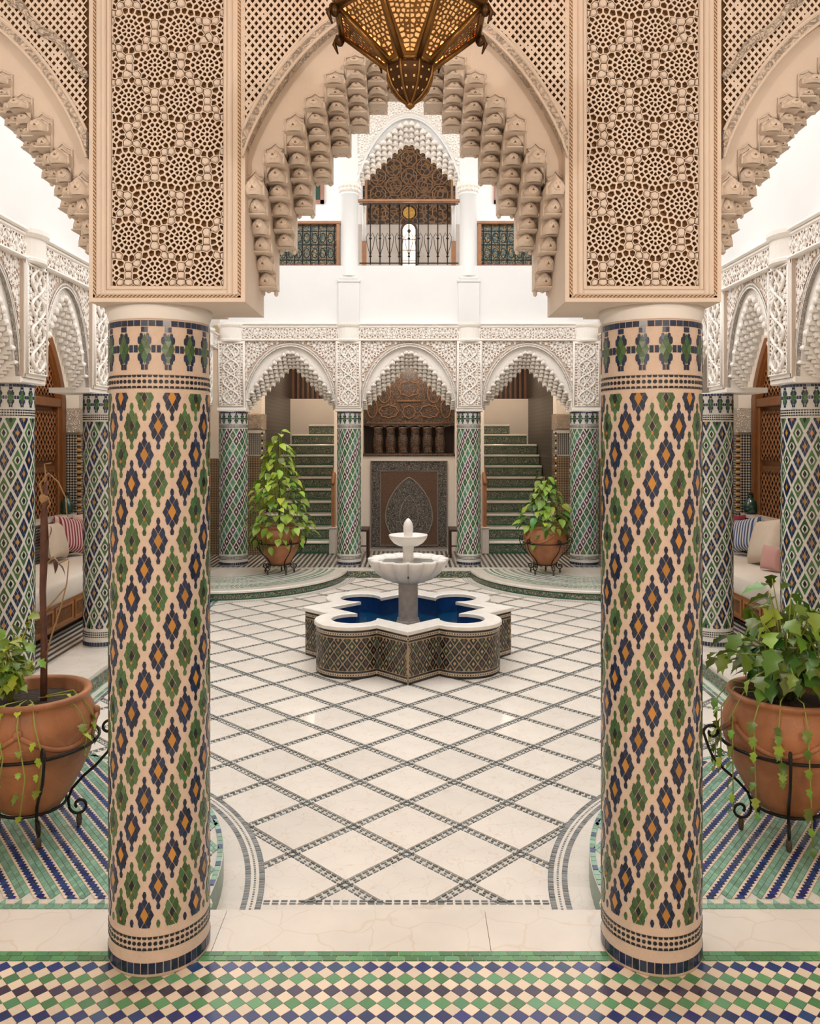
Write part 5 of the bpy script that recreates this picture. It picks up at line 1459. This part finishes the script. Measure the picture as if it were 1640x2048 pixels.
# ================================================================== LANTERN
def lantern():
    Y = 2.0; k = Y/FPX
    z = lambda py: CAMZ-(py-HOR)*k
    zt = z(218)
    L = empty('hanging_lantern', (CAMX, Y, zt)); tag(L, 'octagonal pierced brass lantern hanging in the middle of the front arch', 'lantern')
    n = 8; rz = PI/8-PI/2
    ring = lambda r, zz: [Vector((r*math.cos(rz+2*PI*i/n), r*math.sin(rz+2*PI*i/n), zz)) for i in range(n)]
    H = lambda py: z(py)-zt
    levels = [(150*k*1.03, H(42)), (46*k, H(133))]       # main funnel
    top = [(118*k, H(-95)), (165*k, H(-5)), (168*k, H(12)), (152*k, H(42))]
    # pierced trapezoid panels
    def panel(p0, p1, p2, p3, name, seed, hole=.0105, frame=.012):
        """p0,p1 lower edge; p2,p3 upper edge (ccw from outside)"""
        ex = (p1-p0).normalized(); c = (p0+p1+p2+p3)/4; nrm = ex.cross((p3+p2)/2-(p0+p1)/2).normalized()
        if nrm.dot(Vector((c.x, c.y, 0))) < 0: nrm = -nrm
        ey = nrm.cross(ex)
        if ey.dot((p3+p2)/2-(p0+p1)/2) < 0: ey = -ey
        flat = lambda p: ((p-c).dot(ex), (p-c).dot(ey))
        q = [flat(p) for p in (p0, p1, p2, p3)]
        ins = [(a[0]*(1-frame/max(.001, abs(a[0]))*.9 if abs(a[0]) > frame else .3), a[1]*(1-frame/abs(a[1])*1.0)) for a in q]
        rnd = random.Random(seed); pts = []
        xm = max(abs(a[0]) for a in ins); y0, y1 = ins[0][1], ins[2][1]
        def half(y): t = (y-y0)/(y1-y0); return abs(ins[0][0])*(1-t)+abs(ins[2][0])*t
        m = max(2, int((y1-y0)/hole))
        for j in range(m):
            yy = y0+(j+.5)*(y1-y0)/m; hw_ = half(yy); cnt = max(1, int(hw_/hole))
            for i in range(cnt):
                x = (i+.5+rnd.uniform(-.25, .25))*hw_/cnt; yj = yy+rnd.uniform(-.3, .3)*hole
                pts += [(x, yj), (-x, yj)]
        cells = voronoi(pts, (-xm, xm, y0, y1), hole*4)
        b = MB()
        W3 = lambda u, v, d=0: c+ex*u+ey*v+nrm*d
        lines = []
        for i in range(4): a, bq = ins[i], ins[(i+1) % 4]; dx, dy = bq[0]-a[0], bq[1]-a[1]; lines.append((dy, -dx, dy*a[0]-dx*a[1]))
        for cell in cells:
            if not cell: continue
            for (A, B2, Cq) in lines: cell = clip_half(cell, A, B2, Cq) if len(cell) > 2 else []
            if len(cell) < 3: continue
            nn = len(cell); iq = inset(cell, hole*(.20 if rnd.random() < .8 else .34))
            b.add([W3(*p) for p in cell]+[W3(*p) for p in iq]+[W3(p[0], p[1], -.002) for p in iq], [(i,(i+1)%nn,nn+(i+1)%nn,nn+i) for i in range(nn)]+[(nn+i,nn+(i+1)%nn,2*nn+(i+1)%nn,2*nn+i) for i in range(nn)])
        for i in range(4):
            j = (i+1) % 4; b.add([W3(*q[i], .002), W3(*q[j], .002), W3(*ins[j], .002), W3(*ins[i], .002)], [(0,1,2,3)]); b.add([W3(*ins[i], .002), W3(*ins[j], .002), W3(*ins[j], -.002), W3(*ins[i], -.002)], [(0,1,2,3)])
        o = b.build(name, 'brass', L)
        g = MB(); g.add([W3(*p, -.006) for p in ins], [(0,1,2,3)]); g.build('glass_pane', 'lamp_glass', o)
    up, lo_ = ring(*levels[0]), ring(*levels[1])
    for i in range(n): panel(lo_[i], lo_[(i+1)%n], up[(i+1)%n], up[i], 'pierced_panel', i)
    t0, t1, t2, t3 = (ring(*t) for t in top)
    for i in range(n): panel(t3[i], t3[(i+1)%n], t1[(i+1)%n], t1[i], 'collar_panel', 20+i, .009, .010)
    for i in range(n): panel(t1[i], t1[(i+1)%n], t0[(i+1)%n], t0[i], 'upper_panel', 40+i, .012, .012)
    b = MB()
    for i in range(n):
        j = (i+1) % n
        for A, B2, r in ((up[i], lo_[i], .0075), (up[i], up[j], .0065), (lo_[i], lo_[j], .0055), (t1[i], t1[j], .006), (t3[i], t1[i], .006), (t1[i], t0[i], .006), (t0[i], t0[j], .006)): b.tube([A, B2], r, 6)
    b.build('ribs', 'brass', L, True)
    for i in range(n):      # little scrolled brackets at the shoulder corners
        v = t3[i]; d = Vector((v.x, v.y, 0)).normalized()
        b = MB(); b.ball(v+d*.006-Vector((0,0,.012)), (.012,.012,.016), 8, 5); b.tube([v+d*.01, v+d*.022-Vector((0,0,.02)), v+d*.012-Vector((0,0,.045))], [.007,.006,.002], 6); b.build('bracket', 'brass_dark', L, True)
    # lower bulb: ribbed and pierced drop
    pr = [(47*k, H(134)), (49*k, H(142)), (46*k, H(158)), (38*k, H(178)), (24*k, H(195)), (9*k, H(206)), (5*k, H(211))]
    b = MB(); rings = [ring(r, zz) for r, zz in pr]
    for a in range(len(pr)-1):
        for i in range(n):
            j = (i+1) % n; p = [rings[a][i], rings[a][j], rings[a+1][j], rings[a+1][i]]
            c = sum(p, Vector())/4
            if a < 4:   # each facet carries two drilled holes
                mid = [(p[0]+p[1])/2, (p[3]+p[2])/2]
                for q in ([p[0], mid[0], mid[1], p[3]], [mid[0], p[1], p[2], mid[1]]):
                    cq = sum(q, Vector())/4; iq = [cq+(x-cq)*.22 for x in q]
                    b.add(q+iq, [(x, (x+1)%4, 4+(x+1)%4, 4+x) for x in range(4)])
            else: b.add(p, [(0,1,2,3)])
    b.build('drop_bulb', 'brass_dark', L)
    b = MB()
    for a in range(5):
        r, zz = pr[a]; r2, z2 = pr[a+1]; A, B2 = ring(r*.86, zz), ring(r2*.86, z2)
        for i in range(n): b.add([A[i], A[(i+1)%n], B2[(i+1)%n], B2[i]], [(0,1,2,3)])
    b.build('drop_liner', 'lamp_glass', L)
    b = MB()
    for i in range(n): b.tube([rings[a][i] for a in range(len(pr))], .0035, 5)
    b.lathe([(.012, H(205)), (.010, H(209)), (.012, H(212)), (.002, H(219))], 10); b.build('drop_ribs', 'brass', L, True)
    b = MB(); b.tube([(0,0,H(-95)),(0,0,H(-95)+.05)], .05, 8); b.build('cap', 'brass_dark', L)
    b = MB(); b.tube([(0,0,H(-95)+.04),(0,0,3.755-zt)], .008, 6); b.build('chain', 'brass_dark', L)
    b = MB(); b.ball((0,0,H(40)), .035, 12, 8); b.build('bulb', 'lamp_bulb', L, True)
    li = bpy.data.lights.new('lantern_light', 'POINT'); li.energy = 6.0; li.color = (1.0, .62, .28); li.shadow_soft_size = .03
    lo = bpy.data.objects.new('lantern_light', li); C.objects.link(lo); lo.parent = L; lo.location = (0, 0, H(70))
lantern()
